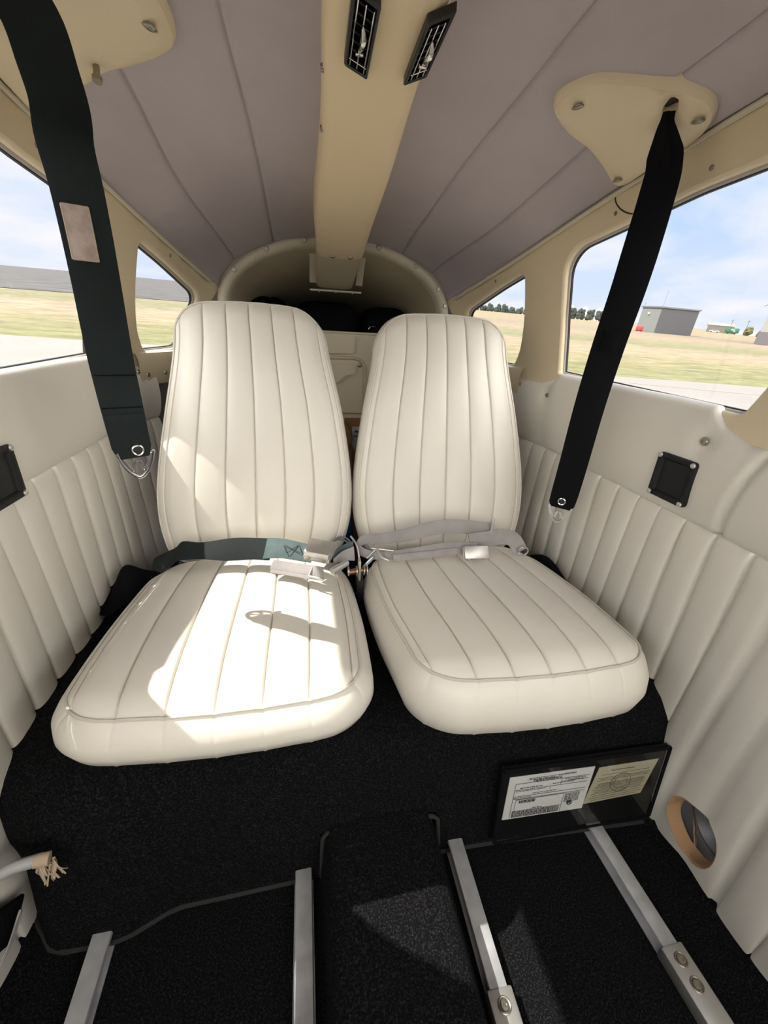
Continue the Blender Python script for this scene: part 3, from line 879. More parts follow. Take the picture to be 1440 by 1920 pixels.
# ------------------------------------------------------------------ belt anchor covers on the headliner
PL = [(.258, .716), (.252, .698), (.258, .676), (.276, .646), (.321, .622), (.374, .597), (.403, .590), (.425, .598), (.440, .622), (.443, .650), (.444, .70), (.443, .77), (.436, .785), (.424, .786), (.396, .772), (.347, .752), (.301, .742)]
PLL = [(.240, .716), (.234, .700), (.234, .672), (.236, .652), (.250, .622), (.30, .590), (.374, .570), (.403, .570), (.425, .580), (.440, .612), (.444, .66), (.445, .73), (.443, .80), (.436, .806), (.418, .795), (.380, .772), (.330, .747), (.270, .733)]
def anchor_cover(side, label):
    root = empty('belt_anchor_cover', (side*.37, .68, 1.06)); tag(root, label, 'belt anchor cover', 'belt anchor covers on the headliner')
    loop = round_loop([(a, b, 0) for a, b in (PL if side > 0 else PLL)], .012, 3)
    loop = [(p.x, p.y) for p in loop]
    cx, cy = .37, .69
    slot = [(.368, .618), (.378, .614), (.388, .624), (.390, .640), (.382, .644), (.372, .634)]
    slot = [(p.x, p.y) for p in round_loop([(a, b, 0) for a, b in slot], .004, 2)]
    def inset(p, d):
        v = Vector((cx-p[0], cy-p[1])); l = v.length; return (p[0]+v.x/l*d, p[1]+v.y/l*d)
    def zz(x, y): return min(H(min(x, xe(y)-.001), y), 2)
    def bulge(x, y):
        d = min((Vector((x, y))-Vector(q)).length for q in loop)
        e_ = clamp(d/.02)
        h = .012+.007*e_**.7
        # raised housing towards the slot
        h += .010*math.exp(-(((x-.40)/.035)**2+((y-.655)/.035)**2))
        ds = min((Vector((x, y))-Vector(q)).length for q in slot); h -= .008*math.exp(-(ds/.007)**2)
        return h
    m = MB()
    inn = [inset(p, .004) for p in loop]
    cdt_patch(inn, [slot], .007, lambda x, y: (side*x, y, zz(x, y)-bulge(x, y)), m)
    P = [[(side*a[0], a[1], zz(*a)+.004), (side*a[0], a[1], zz(*a)-.009), (side*((a[0]+b[0])/2), (a[1]+b[1])/2, zz(*a)-.0115), (side*b[0], b[1], zz(*b)-bulge(*b))] for a, b in zip(loop, inn)]
    m.grid(P, closed_u=True)
    P = [[(side*a[0], a[1], zz(*a)-bulge(*a)), (side*a[0], a[1], zz(*a)+.004)] for a in slot]
    m.grid(P, closed_u=True)
    m.build('cover', tan, root, ang=60)
    q = MB(); q.box((side*.379, .631, zz(.379, .631)-.0065), (.030, .036, .001)); q.build('slot_dark_backing', rubber, root, smooth=False)  # black sheet added behind the slot in place of its inner shade
    for (x, y) in (((.279, .682), (.412, .612), (.420, .766)) if side > 0 else ((.257, .676), (.415, .62), (.425, .785))):
        q = MB(); z = zz(x, y)-bulge(x, y); q.disc((side*x, y, z+.001), (side*.25, .1, -1), .0060, .0045); q.torus((side*x, y, z-.0012), (side*.25, .1, -1), .0066, .0014, 18, 6)
        q.build('screw', screwm, root)
    return root
anchor_cover(1, 'tan moulded shoulder belt anchor cover on the headliner above the right window')
lc = anchor_cover(-1, 'tan moulded shoulder belt anchor cover on the headliner in the upper left corner')
m = MB(); m.tube([(-.336, .728, 1.062), (-.336, .722, 1.040)], [.0038, .0038], 10); m.tube([(-.336, .723, 1.043), (-.336, .7215, 1.038)], [.0056, .0056], 12); m.build('hanger_stud', screwm, lc)

# ------------------------------------------------------------------ shoulder belts
def hook(root, tip_dir, c, X, sc=1.0):
    """V shaped latch clip below the belt end: c centre of belt end"""
    X = Vector(X).normalized(); D = Vector(tip_dir).normalized()
    m = MB()
    a = c-X*.024*sc; b = c+X*.024*sc
    m.ribbon(smooth_path([a-D*.006, a+D*.010*sc+X*.004, c-X*.011*sc+D*.025*sc, c+D*.033*sc, c+X*.011*sc+D*.025*sc, b+D*.010*sc-X*.004, b-D*.006], 24), .006*sc, X.cross(D), .0030)
    pts = smooth_path([a-D*.004, c-X*.012*sc+D*.018*sc, c-X*.006*sc+D*.022*sc, c-X*.005*sc+D*.012*sc, c+D*.008*sc, c+X*.005*sc+D*.012*sc, c+X*.006*sc+D*.022*sc, c+X*.012*sc+D*.018*sc, b-D*.004], 30)
    m.ribbon(pts, .005*sc, X, .0016)
    m.tube([a-D*.004, b-D*.004], .0016, 8)
    m.build('latch_clip', chrome, root)
def eyelet(root, c, nrm, r=.0065):
    nn_ = Vector(nrm).normalized(); c = Vector(c)+nn_*.002
    m = MB(); m.torus(c, nrm, r, .0014, 20, 8); m.build('eyelet_ring', chrome, root)
    m = MB(); m.disc(Vector(c)-Vector(nrm).normalized()*.001, nrm, r*.75, .002); m.build('eyelet_pin', rubber, root)

# left belt
lb = empty('shoulder_belt', (-.36, .66, 1.04)); tag(lb, 'green-black shoulder belt with a pale patch hanging at the left window', 'seat belt', 'hanging shoulder belts')
LB = [(-.372, .622, 1.075), (-.36, .640, 1.050), (-.36, .655, 1.020), (-.36, .664, .992), (-.36, .657, .958), (-.36, .663, .920), (-.36, .665, .874), (-.36, .664, .815), (-.36, .660, .729), (-.36, .664, .655), (-.36, .668, .605), (-.36, .672, .580)]
LB = [(-.096+(a+.096)*.886, b*.886, .78+(c-.78)*.886) for a, b, c in LB]
pts = smooth_path(LB, 70); sd = Vector((.92, .39, 0))
wd = [interp([0, .1, .3, .5, .8, .93, 1.0], [.046, .050, .0505, .049, .048, .046, .036], k/70) for k in range(71)]
sides = []
for k in range(71):
    a = .25*sin(k*.16)*(1-k/70)+.10*sin(k*.3)*max(0, .6-k/70)
    sides.append((sd+Vector((-.39, .92, 0))*a).normalized())
m = MB(); m.ribbon(pts, wd, sides, .0022); m.build('webbing', webgreen, lb, ang=60)
m = MB(); nrm = Vector((.39, -.92, 0))
m.ribbon([p+nrm*.0018 for p in pts[58:66]], .0465, sd, .0016); m.build('stitched_end', webgreen, lb, ang=60)
for kk in (53, 57):
    q = MB(); q.tube([pts[kk]-sd*.0225+nrm*.0018, pts[kk]+nrm*.0018, pts[kk]+sd*.0225+nrm*.0018], .0008, 6); q.build('stitch_line', webblack, lb)
k0 = min(range(71), key=lambda k: abs(pts[k].z-.880)); k1 = min(range(71), key=lambda k: abs(pts[k].z-.842))
m = MB(); m.ribbon([p+nrm*.0026-sd*.006 for p in pts[k0-1:k1+2]], .026, sides[k0:k1+3] and sd, .0022); m.build('patch', patch_m, lb, ang=60)
m = MB(); m.tube([p+nrm*.0030-sd*.018 for p in pts[k0-1:k1+2]], .0009, 6); m.tube([p+nrm*.0030+sd*.006 for p in pts[k0-1:k1+2]], .0009, 6)
for p in (pts[k0-1], pts[k1+1]): m.tube([p+nrm*.003-sd*.018, p+nrm*.003+sd*.006], .0009, 6)
m.build('patch_stitching', frayed, lb)
eyelet(lb, pts[66]+sd*.006+nrm*.0016, nrm)
hook(lb, (0, 0, -1), pts[70]+sd*.002+Vector((0, 0, .002)), sd, .92)

# right belt
rb = empty('shoulder_belt', (.40, .66, 1.04)); tag(rb, 'jet black shoulder belt hanging in front of the right window', 'seat belt', 'hanging shoulder belts')
RB = [(.379, .628, 1.058), (.381, .630, 1.044), (.388, .632, 1.026), (.397, .635, 1.005), (.400, .637, .985), (.400, .640, .932), (.400, .647, .858), (.400, .660, .773), (.400, .670, .675), (.400, .675, .564), (.400, .679, .500), (.400, .682, .470)]
pts = smooth_path(RB, 70); sdr = Vector((.80, -.60, 0)); nrr = Vector((-.60, -.80, 0))
wd = [interp([0, .06, .14, .22, .5, .9, .96, 1.0], [.014, .016, .028, .042, .050, .050, .048, .036], k/70) for k in range(71)]
m = MB(); m.ribbon(pts, wd, sdr, .0022); m.build('webbing', webblack, rb, ang=60)
m = MB(); m.ribbon([p+nrr*.0016-sdr*.003 for p in pts[:22]], [w*.5 for w in wd[:22]], (sdr+nrr*.5).normalized(), .002); m.build('folded_edge', webblack, rb, ang=60)
m = MB(); kk = min(range(71), key=lambda k: abs(pts[k].z-.800)); k2 = min(range(71), key=lambda k: abs(pts[k].z-.760))
m.ribbon([p+nrr*.0022 for p in pts[kk:k2+1]], .026, sdr, .003); m.build('hook_and_loop_patch', blackcloth, rb, ang=60)
eyelet(rb, Vector((.3985, .680, .486))+nrr*.0015, nrr)
hook(rb, (0, .05, -1), Vector((.400, .683, .468)), sdr, .9)

# ------------------------------------------------------------------ lap belts
def buckle(root, c, X, Y, Zn, sx, sy, sz_):
    m = MB(); m.box(c, (sx, sy, sz_), (X, Y, Zn), .003); m.build('buckle_lid', steel, root)
    m = MB(); m.box(c-Zn*(sz_*.55), (sx*1.04, sy*.94, sz_*.7), (X, Y, Zn), .002); m.build('buckle_body', steel, root)
    for q in (-.30, .32):
        m = MB(); m.disc(c-Y*(sy*.5)+X*(sx*q)-Zn*sz_*.45, -Y, .0032, .002); m.build('buckle_rivet', screwm, root)
ll = empty('lap_belt', (-.2, .69, .37)); tag(ll, 'green-black lap belt with steel buckle lying on the sunlit left seat cushion', 'seat belt', 'lap belts')
zs_ = .374
pts = smooth_path([(-.395, .745, .345), (-.350, .722, .372), (-.330, .708, .392), (-.300, .708, .392), (-.256, .706, .393), (-.205, .700, .396), (-.165, .690, .398)], 40)
m = MB(); m.ribbon(pts, [.026+.020*min(1, k/12)+.002*sin(k*.5) for k in range(41)], [Vector((.05, .9, .42+.22*sin(k*.22+.6))) for k in range(41)], .0022); m.build('webbing', webgreen, ll, ang=60)
pts = smooth_path([(-.178, .692, .400), (-.150, .686, .402), (-.120, .678, .399), (-.090, .668, .396)], 24)
m = MB(); m.ribbon(pts, [.046-.010*k/24 for k in range(25)], Vector((.1, .85, .45)), .0022); m.build('faded_webbing', webteal, ll, ang=60)
m = MB(); c = Vector((-.128, .678, .4035))
for a, b in (((-.012, -.010), (.012, .010)), ((-.012, .010), (.012, -.010)), ((-.014, -.010), (-.014, .010)), ((.014, -.010), (.014, .010))):
    m.tube([c+Vector((a[0]-.2*a[1], a[1]*.9, a[1]*.30-a[0]*.06)), c+Vector((b[0]-.2*b[1], b[1]*.9, b[1]*.30-b[0]*.06))], .0007, 5)
m.build('box_stitching', ink, ll)
X = Vector((.93, -.36, -.05)).normalized(); Y = Vector((.30, .93, .18)); Y = (Y-X*Y.dot(X)).normalized(); Zn = X.cross(Y)
buckle(ll, Vector((-.080, .650, .416)), X, Y, Zn, .046, .040, .016)
pts = smooth_path([(-.165, .660, .384), (-.130, .645, .385), (-.105, .630, .388), (-.090, .622, .390), (-.075, .622, .386)], 16)
for dz in (0, .0035):
    m = MB(); m.ribbon([p+Vector((0, -dz*2, -dz)) for p in pts], .020, Vector((.2, .85, .40)), .0018); m.build('grey_strap', webgrey, ll, ang=60)
m = MB(); m.tube([(-.100, .608, .388), (-.076, .596, .388)], .0022, 8); m.tube([(-.100, .608, .388), (-.094, .628, .392)], .0018, 8); m.build('tongue', steel, ll)
m = MB(); m.tube([(-.060, .616, .391), (-.032, .640, .392)], .0062, 12); m.build('adjuster_roller', steel, ll)
m = MB(); m.ribbon(smooth_path([(-.070, .640, .388), (-.055, .632, .388), (-.045, .625, .384)], 8), .026, Vector((.75, .65, 0)), .002); m.build('grey_strap', webgrey, ll, ang=60)
for (dy, dz) in ((0, 0), (-.018, -.002)):
    m = MB(); m.ribbon(smooth_path([(-.055, .668+dy, .392+dz), (-.035, .690+dy, .390+dz), (-.014, .700+dy, .388+dz)], 12), [.010+.018*k/12 for k in range(13)], Vector((0, .35, .9)), .0018); m.build('end_strap', webteal if dy == 0 else webgrey, ll, ang=60)
m = MB(); m.tube(smooth_path([(-.018, .712, .408), (-.008, .698, .396), (-.004, .682, .375), (-.004, .670, .352)], 16), .0018, 8); m.build('end_bail', steel, ll)

rl = empty('lap_belt', (.16, .70, .38)); tag(rl, 'grey lap belt folded over the back of the shaded right seat cushion', 'seat belt', 'lap belts')
m = MB(); pts = smooth_path([(.230, .672, .394), (.180, .680, .392), (.120, .678, .388), (.070, .678, .384), (.030, .690, .376), (.006, .700, .376), (-.002, .712, .384), (.012, .722, .396), (.050, .712, .402), (.100, .710, .408), (.150, .712, .418), (.200, .712, .422), (.245, .708, .420), (.272, .704, .416)], 90)
m.ribbon([p+Vector((0, 0, .002*sin(k*.21))) for k, p in enumerate(pts)], [.017+.011*clamp((k-45)/20) for k in range(91)], [Vector((0, .42+.2*sin(k*.13), .9)) for k in range(91)], .0025); m.build('webbing', webgrey, rl, ang=60)
m = MB(); m.ribbon(smooth_path([(.330, .678, .376), (.316, .690, .398), (.290, .694, .404), (.262, .690, .402), (.220, .690, .398)], 24), .032, Vector((0, .45, .88)), .0025); m.build('webbing_end', webgrey, rl, ang=60)
m = MB(); m.ribbon(smooth_path([(.245, .668, .392), (.200, .672, .388), (.120, .668, .384), (.060, .668, .380)], 24), .014, Vector((0, .5, .85)), .0025); m.build('webbing_fold', webgrey, rl, ang=60)
X = Vector((1, -.05, .0)).normalized(); Y = Vector((0, .55, .83)); Zn = X.cross(Y)
buckle(rl, Vector((.222, .655, .392)), X, Y.normalized(), Zn.normalized(), .050, .026, .009)
m = MB(); m.box((.268, .698, .424), (.006, .006, .042), None, .0015); m.build('slider_bar', steel, rl)
m = MB(); m.tube([(.020, .690, .392), (.062, .676, .392)], .0018, 8); m.tube(smooth_path([(.030, .682, .394), (.036, .668, .384), (.050, .664, .378)], 8), .0024, 8); m.tube([(.012, .690, .370), (.030, .690, .390)], .0022, 8); m.build('tongue', steel, rl)
m = MB(); m.torus((.332, .672, .380), (.2, 1, .1), .010, .0015, 20, 6); m.build('anchor_ring', chrome, rl)

# belt anchor hardware in the gap between the seats
ha = empty('belt_anchor_bracket', (0, .69, .33)); tag(ha, 'small steel belt anchor with rusty bolt and washers between the two rear seats', 'bracket')
m = MB(); m.box((-.004, .676, .352), (.004, .020, .050), None, .001); m.build('bracket_plate', steel, ha)
m = MB(); m.tube([(-.024, .674, .350), (.012, .678, .352)], .0055, 12); m.build('bolt', copper, ha)
m = MB()
for x in (-.026, -.010, .004, .010): m.disc((x, .676, .351), (1, 0, 0), .0095, .003)
m.build('washer', steel, ha)
m = MB(); m.tube([(.008, .680, .36), (.024, .684, .374)], .003, 8); m.tube([(.006, .690, .35), (.020, .686, .372)], .002, 8); m.build('link', chrome, ha)
m = MB(); m.box((-.002, .69, .29), (.012, .05, .09), None, .002); m.build('mount', blackplastic, ha)
cb = MB(); cb.torus((-.030, .775, .345), (.35, -.5, .8), .024, .0022, 36, 8); cb.torus((-.028, .778, .350), (.3, -.6, .75), .022, .0018, 36, 8)
o = cb.build('coiled_cable', greymetal, None); tag(o, 'coil of grey cable behind the buckle in the gap between the seats', 'cable')

# ------------------------------------------------------------------ baggage: bags on the shelf, carton, blue bundle
def bag(x0, x1, y0, y1, z0, h, name, label, cat, ex=.5):
    m = MB(); P = []
    nu, nv = 40, 20
    cx, cy = (x0+x1)/2, (y0+y1)/2; ax, ay = (x1-x0)/2, (y1-y0)/2
    for i in range(nu):
        th = 2*pi*i/nu; row = []
        for j in range(nv+1):
            ph = pi/2*j/nv
            c = abs(cos(th))**ex*(1 if cos(th) > 0 else -1); s = abs(sin(th))**ex*(1 if sin(th) > 0 else -1)
            r = cos(ph)**.45 if j < nv else 0
            wob = 1+.05*sin(3*th+j*.3)
            row.append((cx+ax*c*r*wob, cy+ay*s*r*wob, z0+h*sin(ph)**.8*(1+.06*sin(5*th+x0*9))))
        P.append(row)
    m.grid(P, closed_u=True); o = m.build(name, blackcloth, None, ang=None); tag(o, label, cat, 'soft black bags on the rear shelf'); return o
bag(-.31, -.146, 1.53, 1.85, .766, .094, 'black_bag', 'soft black bag on the rear shelf, mostly behind the left seat top', 'bag')
bag(-.135, .095, 1.52, 1.80, .766, .090, 'black_bag', 'soft black bag in the middle of the rear shelf, between the seat tops', 'bag')
b3 = bag(.106, .275, 1.52, 1.80, .766, .082, 'black_bag', 'soft black bag on the rear shelf behind the right seat top, with a bright clip', 'bag')
m = MB(); m.tube(smooth_path([(.118, 1.515, .778), (.124, 1.512, .786), (.140, 1.512, .788)], 8), .0016, 6)
o = m.build('zip_pull', chrome, None, origin=(0, 0, 0)); o.parent = b3; o.matrix_parent_inverse = b3.matrix_world.inverted()

cbx = empty('cardboard_box', (.14, 1.30, .03)); tag(cbx, 'open brown cardboard box standing in the baggage bay behind the seats', 'box')
m = MB(); zt = .458; x0, x1, y0, y1 = .033, .25, 1.16, 1.44; t = .004
m.box(((x0+x1)/2, y0, (zt+.0)/2), (x1-x0, t, zt)); m.box(((x0+x1)/2, y1, (zt+.035)/2), (x1-x0, t, zt+.035)); m.box((x0, (y0+y1)/2, zt/2), (t, y1-y0, zt)); m.box((x1, (y0+y1)/2, zt/2), (t, y1-y0, zt)); m.box(((x0+x1)/2, (y0+y1)/2, .01), (x1-x0, y1-y0, t))
m.build('carton', cardboard, cbx, smooth=False)
m = MB(); m.box((x0-.012, 1.30, zt+.012), (t, .27, .034), (Vector((.8, 0, -.6)), Vector((0, 1, 0)), Vector((.6, 0, .8)))); m.build('flap', cardboard, cbx, smooth=False)
pk = empty('parcel', (.10, 1.30, .42)); tag(pk, 'pale labelled parcel sticking up out of the cardboard box', 'parcel')
m = MB(); m.box((.105, 1.275, .42), (.125, .012, .155), None, .001); m.build('wrapping', label_m, pk)
m = MB(); m.box((.105, 1.268, .471), (.12, .002, .003)); m.box((.058, 1.268, .485), (.018, .002, .006))
for k in range(7): m.box((.066+.006*k, 1.268, .452), (.0025+.001*(k % 2), .002, .026))
m.build('printed_marks', ink, pk, smooth=False)
o = bag(-.03, .03, 1.02, 1.12, .0, .33, 'blue_bundle', 'dark blue bundle glimpsed in the narrow gap between the two backrests', 'bundle'); o.data.materials.clear(); o.data.materials.append(blue); del o['group']

# ------------------------------------------------------------------ document pocket and papers
def pkp(x, z, off=0.): return Vector((x, .361+.133*(z-.05)-.006-off, z))
PT = Vector((0, .133, 1)).normalized(); PN = Vector((0, -1, .133)).normalized(); PX = Vector((1, 0, 0))
dp = empty('document_pocket', pkp(.33, .10)); tag(dp, 'black-edged clear document pocket on the carpeted base below the right seat', 'document pocket')
def quad(corners, off, name, m_, parent, th=.0008):
    m = MB(); P = [pkp(x, z, off) for x, z in corners]; m.prism(P, PN*-th); return m.build(name, m_, parent, ang=30)
pc = [(.184, .176), (.478, .176), (.472, .028), (.184, .030)]
quad(pc, .001, 'backing', blackleather, dp, .004)
m = MB(); n4 = [pkp(x, z, .006) for x, z in pc]
m.ribbon([n4[0], n4[1]], .007, PT, .002); m.ribbon([n4[1], n4[2]], .006, PX, .002); m.ribbon([n4[2], n4[3]], .004, PT, .002); m.ribbon([n4[3], n4[0]], .006, PX, .002); m.build('bound_border', blackcloth, dp, ang=30)
quad([(.19, .170), (.472, .170), (.467, .034), (.19, .036)], .0050, 'clear_cover', clearvinyl, dp, .0004)
# registration card
p1 = [(.198, .158), (.346, .155), (.337, .069), (.194, .072)]
reg = empty('registration_paper', pkp(.27, .11)); tag(reg, 'white printed registration form on the left inside the clear pocket', 'document')
quad(p1, .0022, 'sheet', paper, reg)
def pp(u, v, off=.0032, P=p1):
    a = Vector(P[0]).lerp(Vector(P[1]), u); b = Vector(P[3]).lerp(Vector(P[2]), u); q = a.lerp(b, v); return pkp(q.x, q.y, off)
m = MB()
def rule(m, u0, v0, u1, v1, t=.0004, P=p1, off=.0032):
    a, b = pp(u0, v0, off, P), pp(u1, v1, off, P); d = (b-a).normalized(); s = d.cross(PN).normalized()
    m.box((a+b)/2, ((b-a).length, t, .0003), (d, s, PN))
for v in (.16, .31, .46, .52): rule(m, .08, v, .95, v)
for v in (.16+.15*.5,): rule(m, .62, v, .95, v)
rule(m, .08, .16, .08, .97); rule(m, .62, .16, .62, .31); rule(m, .50, .31, .50, .37)
rule(m, .70, .52, .70, .97); rule(m, .12, .54, .12, .80); rule(m, .12, .54, .70, .54)
m.build('form_lines', ink, reg, smooth=False)
m = MB(); rnd = random.Random(7)
def textrow(m, u0, u1, v, t, P=p1, off=.0032):
    u = u0
    while u < u1:
        w = rnd.uniform(.012, .045); rule(m, u, v, min(u+w, u1), v, t, P, off); u += w+.010
for v in (.105, .125, .145): textrow(m, .28, .62, v, .0006)
textrow(m, .66, .92, .19, .0009); textrow(m, .70, .9, .225, .0007)
textrow(m, .10, .45, .34, .0006); textrow(m, .14, .40, .27, .0010); textrow(m, .52, .78, .26, .0008)
textrow(m, .3, .60, .42, .0006); textrow(m, .08, .30, .49, .0006)
for v in (.57, .595, .62): textrow(m, .16, .36, v, .0011)
for v in [.81+.016*k for k in range(10)]: textrow(m, .10, .68, v, .0005)
for v in [.55+.02*k for k in range(11)]: textrow(m, .72, .90, v, .0005)
textrow(m, .34, .46, .78, .0008)
m.build('small_print', ink, reg, smooth=False)
def text(body, size, P0, parent, m_, ax=PX, up=PT, name='printed_text', space=1.0):
    cu = bpy.data.curves.new(name, 'FONT'); cu.body = body; cu.size = size; cu.extrude = .0001; cu.align_x = 'CENTER'; cu.space_character = space
    cu.materials.append(m_)
    o = bpy.data.objects.new(name, cu); COL.objects.link(o)
    nz = ax.cross(up).normalized(); R = Matrix((ax.normalized(), up.normalized(), nz)).transposed().to_4x4()
    dg = bpy.context.evaluated_depsgraph_get(); me = bpy.data.meshes.new_from_object(o.evaluated_get(dg)); bpy.data.objects.remove(o)
    o = bpy.data.objects.new(name, me); COL.objects.link(o); o.parent = parent
    Mx = Matrix.Translation(Vector(P0)-parent.location) @ R; o.matrix_local = Mx
    return o
ax1 = (pp(1, .1)-pp(0, .1)).normalized()
text('REGISTRATION NOT TRANSFERABLE', .0048, pp(.50, .085, .0035), reg, ink, ax1, PT, space=1.05)
text('UNITED STATES OF AMERICA', .0024, pp(.45, .115, .0035), reg, ink, ax1, PT)
m = MB(); m.disc(pp(.80, .79, .0032), PN, .0048, .0003, 24, dome=0); m.build('round_emblem', ink, reg)
m = MB(); c = pp(.80, .79, .0038)
m.add([c+PX*-.003+PT*-.001, c+PX*.003+PT*.002, c+PX*.0005+PT*-.0004, c+PX*0+PT*-.0025], [(0, 1, 2), (0, 2, 3)]); m.build('emblem_mark', paper, reg, smooth=False, fix=False)
# airworthiness card
p2 = [(.355, .150), (.466, .150), (.447, .080), (.338, .076)]
aw = empty('airworthiness_paper', pkp(.40, .11)); tag(aw, 'yellowed certificate with faint round seal on the right inside the clear pocket', 'document')
quad(p2, .0016, 'sheet', oldpaper, aw)
m = MB()
for v in (.30, .38, .55, .62, .74, .86): rule(m, .06, v, .94, v, .0003, p2, .0026)
for v in (.22, .34, .46, .49, .52, .58, .66, .70, .80, .92): textrow(m, .10, .90, v, .0006, p2, .0026)
m.build('small_print', fadedink, aw, smooth=False)
m = MB(); m.torus(pp(.50, .52, .0024, p2), PN, .019, .0005, 36, 4); m.torus(pp(.50, .52, .0024, p2), PN, .013, .0004, 36, 4); m.build('round_seal', fadedink, aw)
ax2 = (pp(1, .1, .002, p2)-pp(0, .1, .002, p2)).normalized()
text('Standard Airworthiness', .0045, pp(.42, .13, .0028, p2), aw, fadedink, ax2, PT)

# ------------------------------------------------------------------ black square plates on the padded panels
def ash_plate(side, y0, y1, label):
    c = Vector((side*(.505-.0175), (y0+y1)/2, .581)); root = empty('square_cover', c); tag(root, label, 'cover plate', 'black square cover plates on the side walls')
    X = Vector((0, -side, 0)); Y = Vector((0, 0, 1)); Nn = Vector((-side, 0, 0)); s = .037
    def lp(h, off, r): return round_loop([c+X*a*h+Y*b*h+Nn*off for a, b in ((-1, -1), (1, -1), (1, 1), (-1, 1))], r, 4)
    R = [lp(s, -.004, .008), lp(s, .002, .008), lp(s*.97, .0045, .008), lp(s*.86, .0048, .007), lp(s*.76, .0035, .004), lp(s*.70, .0, .003)]
    m = MB(); n = len(R[0]); m.grid([[r[i] for r in R] for i in range(n)], closed_u=True)
    b = len(m.V); m.V += R[-1]; m.F.append(tuple(range(b, b+n))); m.build('cover', blackleather, root, ang=40)
    for a, b in ((-1, -1), (1, -1), (1, 1), (-1, 1)):
        q = MB(); q.disc(c+X*a*s*.86+Y*b*s*.86+Nn*.0045, Nn, .0042, .0025); q.build('screw', steel, root)
ash_plate(1, .501, .581, 'black square cover plate with four silver screws on the right wall padding')
ash_plate(-1, .540, .612, 'black square cover plate cut by the left picture edge on the left wall padding')

# ------------------------------------------------------------------ speaker in the cut-out of the right wall
sp = empty('speaker', (.51, .29, .08)); tag(sp, 'grey bare speaker frame seen through the cut-out low in the right wall', 'speaker')
m = MB(); n = len(HOLE)
P = []
for (a, b) in HOLE:
    x, y, z = lowR(a, b); cy, cz = .290, .082
    P.append([(x+.001, y, z), (x-.0005, y+(cy-y)*-.02, z+(cz-z)*-.02), (x+.002, y+(cy-y)*.06, z+(cz-z)*.06), (x+.022, y+(cy-y)*.10, z+(cz-z)*.10), (x+.026, y+(cy-y)*-.05, z+(cz-z)*-.05)])
m.grid(P, closed_u=True); m.build('foam_edge', foam, wr, ang=50)
c = Vector((.522, .278, .092)); nx = Vector((-1, 0, 0))
m = MB(); u = Vector((0, 1, 0)); w = Vector((0, 0, 1))
prof = [(.075, 0), (.075, .004), (.062, .006), (.050, .004), (.046, -.004), (.043, .004), (.038, .006), (.030, -.004), (.018, -.012), (.010, -.010), (.0, -.006)]
m.grid([[c+nx*z+(u*cos(2*pi*k/40)+w*sin(2*pi*k/40))*q for q, z in prof] for k in range(40)], closed_u=True); m.build('basket', greymetal, sp, ang=40)
for a in (20, 100, 160, 250, 330):
    t = math.radians(a); m = MB(); m.disc(c+(u*cos(t)+w*sin(t))*.066+nx*.004, nx, .004, .001); m.build('mounting_hole', rubber, sp)
m = MB(); m.tube([(.507, .322-.004*k, .110-.009*k+.003*(k % 2)) for k in range(9)], .0022, 6); m.build('torn_foil', chrome, sp)
m = MB(); m.box((.545, .29, .085), (.004, .20, .20)); m.build('back_cavity', rubber, sp, smooth=False)

# ------------------------------------------------------------------ things at the lower left edge
rd = empty('metal_rod', (-.44, .335, .18)); tag(rd, 'aluminium rod with frayed tape end sticking out at the lower left edge', 'rod')
m = MB(); m.tube(smooth_path([(-.492, .318, .172), (-.470, .322, .186), (-.440, .328, .198), (-.412, .331, .201)], 12), [.0065]*13, 12); m.build('tube', alu, rd)
m = MB(); m.tube([(-.418, .330, .201), (-.404, .332, .199)], .0072, 10); m.build('tape_wrap', frayed, rd)
m = MB(); rnd = random.Random(3)
for k in range(26):
    a = Vector((-.412+rnd.uniform(-.006, .012), .331+rnd.uniform(-.004, .004), .196)); 
    b = a+Vector((rnd.uniform(-.012, .014), rnd.uniform(-.008, .004), -rnd.uniform(.010, .034))); mid = (a+b)/2+Vector((rnd.uniform(-.005, .005), rnd.uniform(-.004, .004), 0))
    m.ribbon(smooth_path([a, mid, b], 6), rnd.uniform(.001, .0035), Vector((1, rnd.uniform(-1, 1), 0)), .0005)
m.build('frayed_tape', frayed, rd)
st = empty('loose_strap', (-.475, .30, .11)); tag(st, 'black strap with a grey wire clip at the lower left picture edge', 'strap')
m = MB(); m.ribbon(smooth_path([(-.484, .262, .150), (-.478, .295, .120), (-.472, .320, .098), (-.470, .334, .085)], 16), .048, Vector((.10, .70, .72)), .006); m.build('webbing', webblack, st, ang=60)
m = MB(); m.tube(smooth_path([(-.466, .298, .080), (-.462, .306, .088), (-.458, .318, .102), (-.456, .327, .111), (-.457, .329, .106), (-.460, .320, .094), (-.464, .308, .080), (-.470, .296, .070)], 24), .0014, 8); m.build('wire_clip', steel, st)
m = MB(); m.box((-.476, .290, .118), (.010, .020, .014), None, .002); m.build('rusty_plate', copper, st)

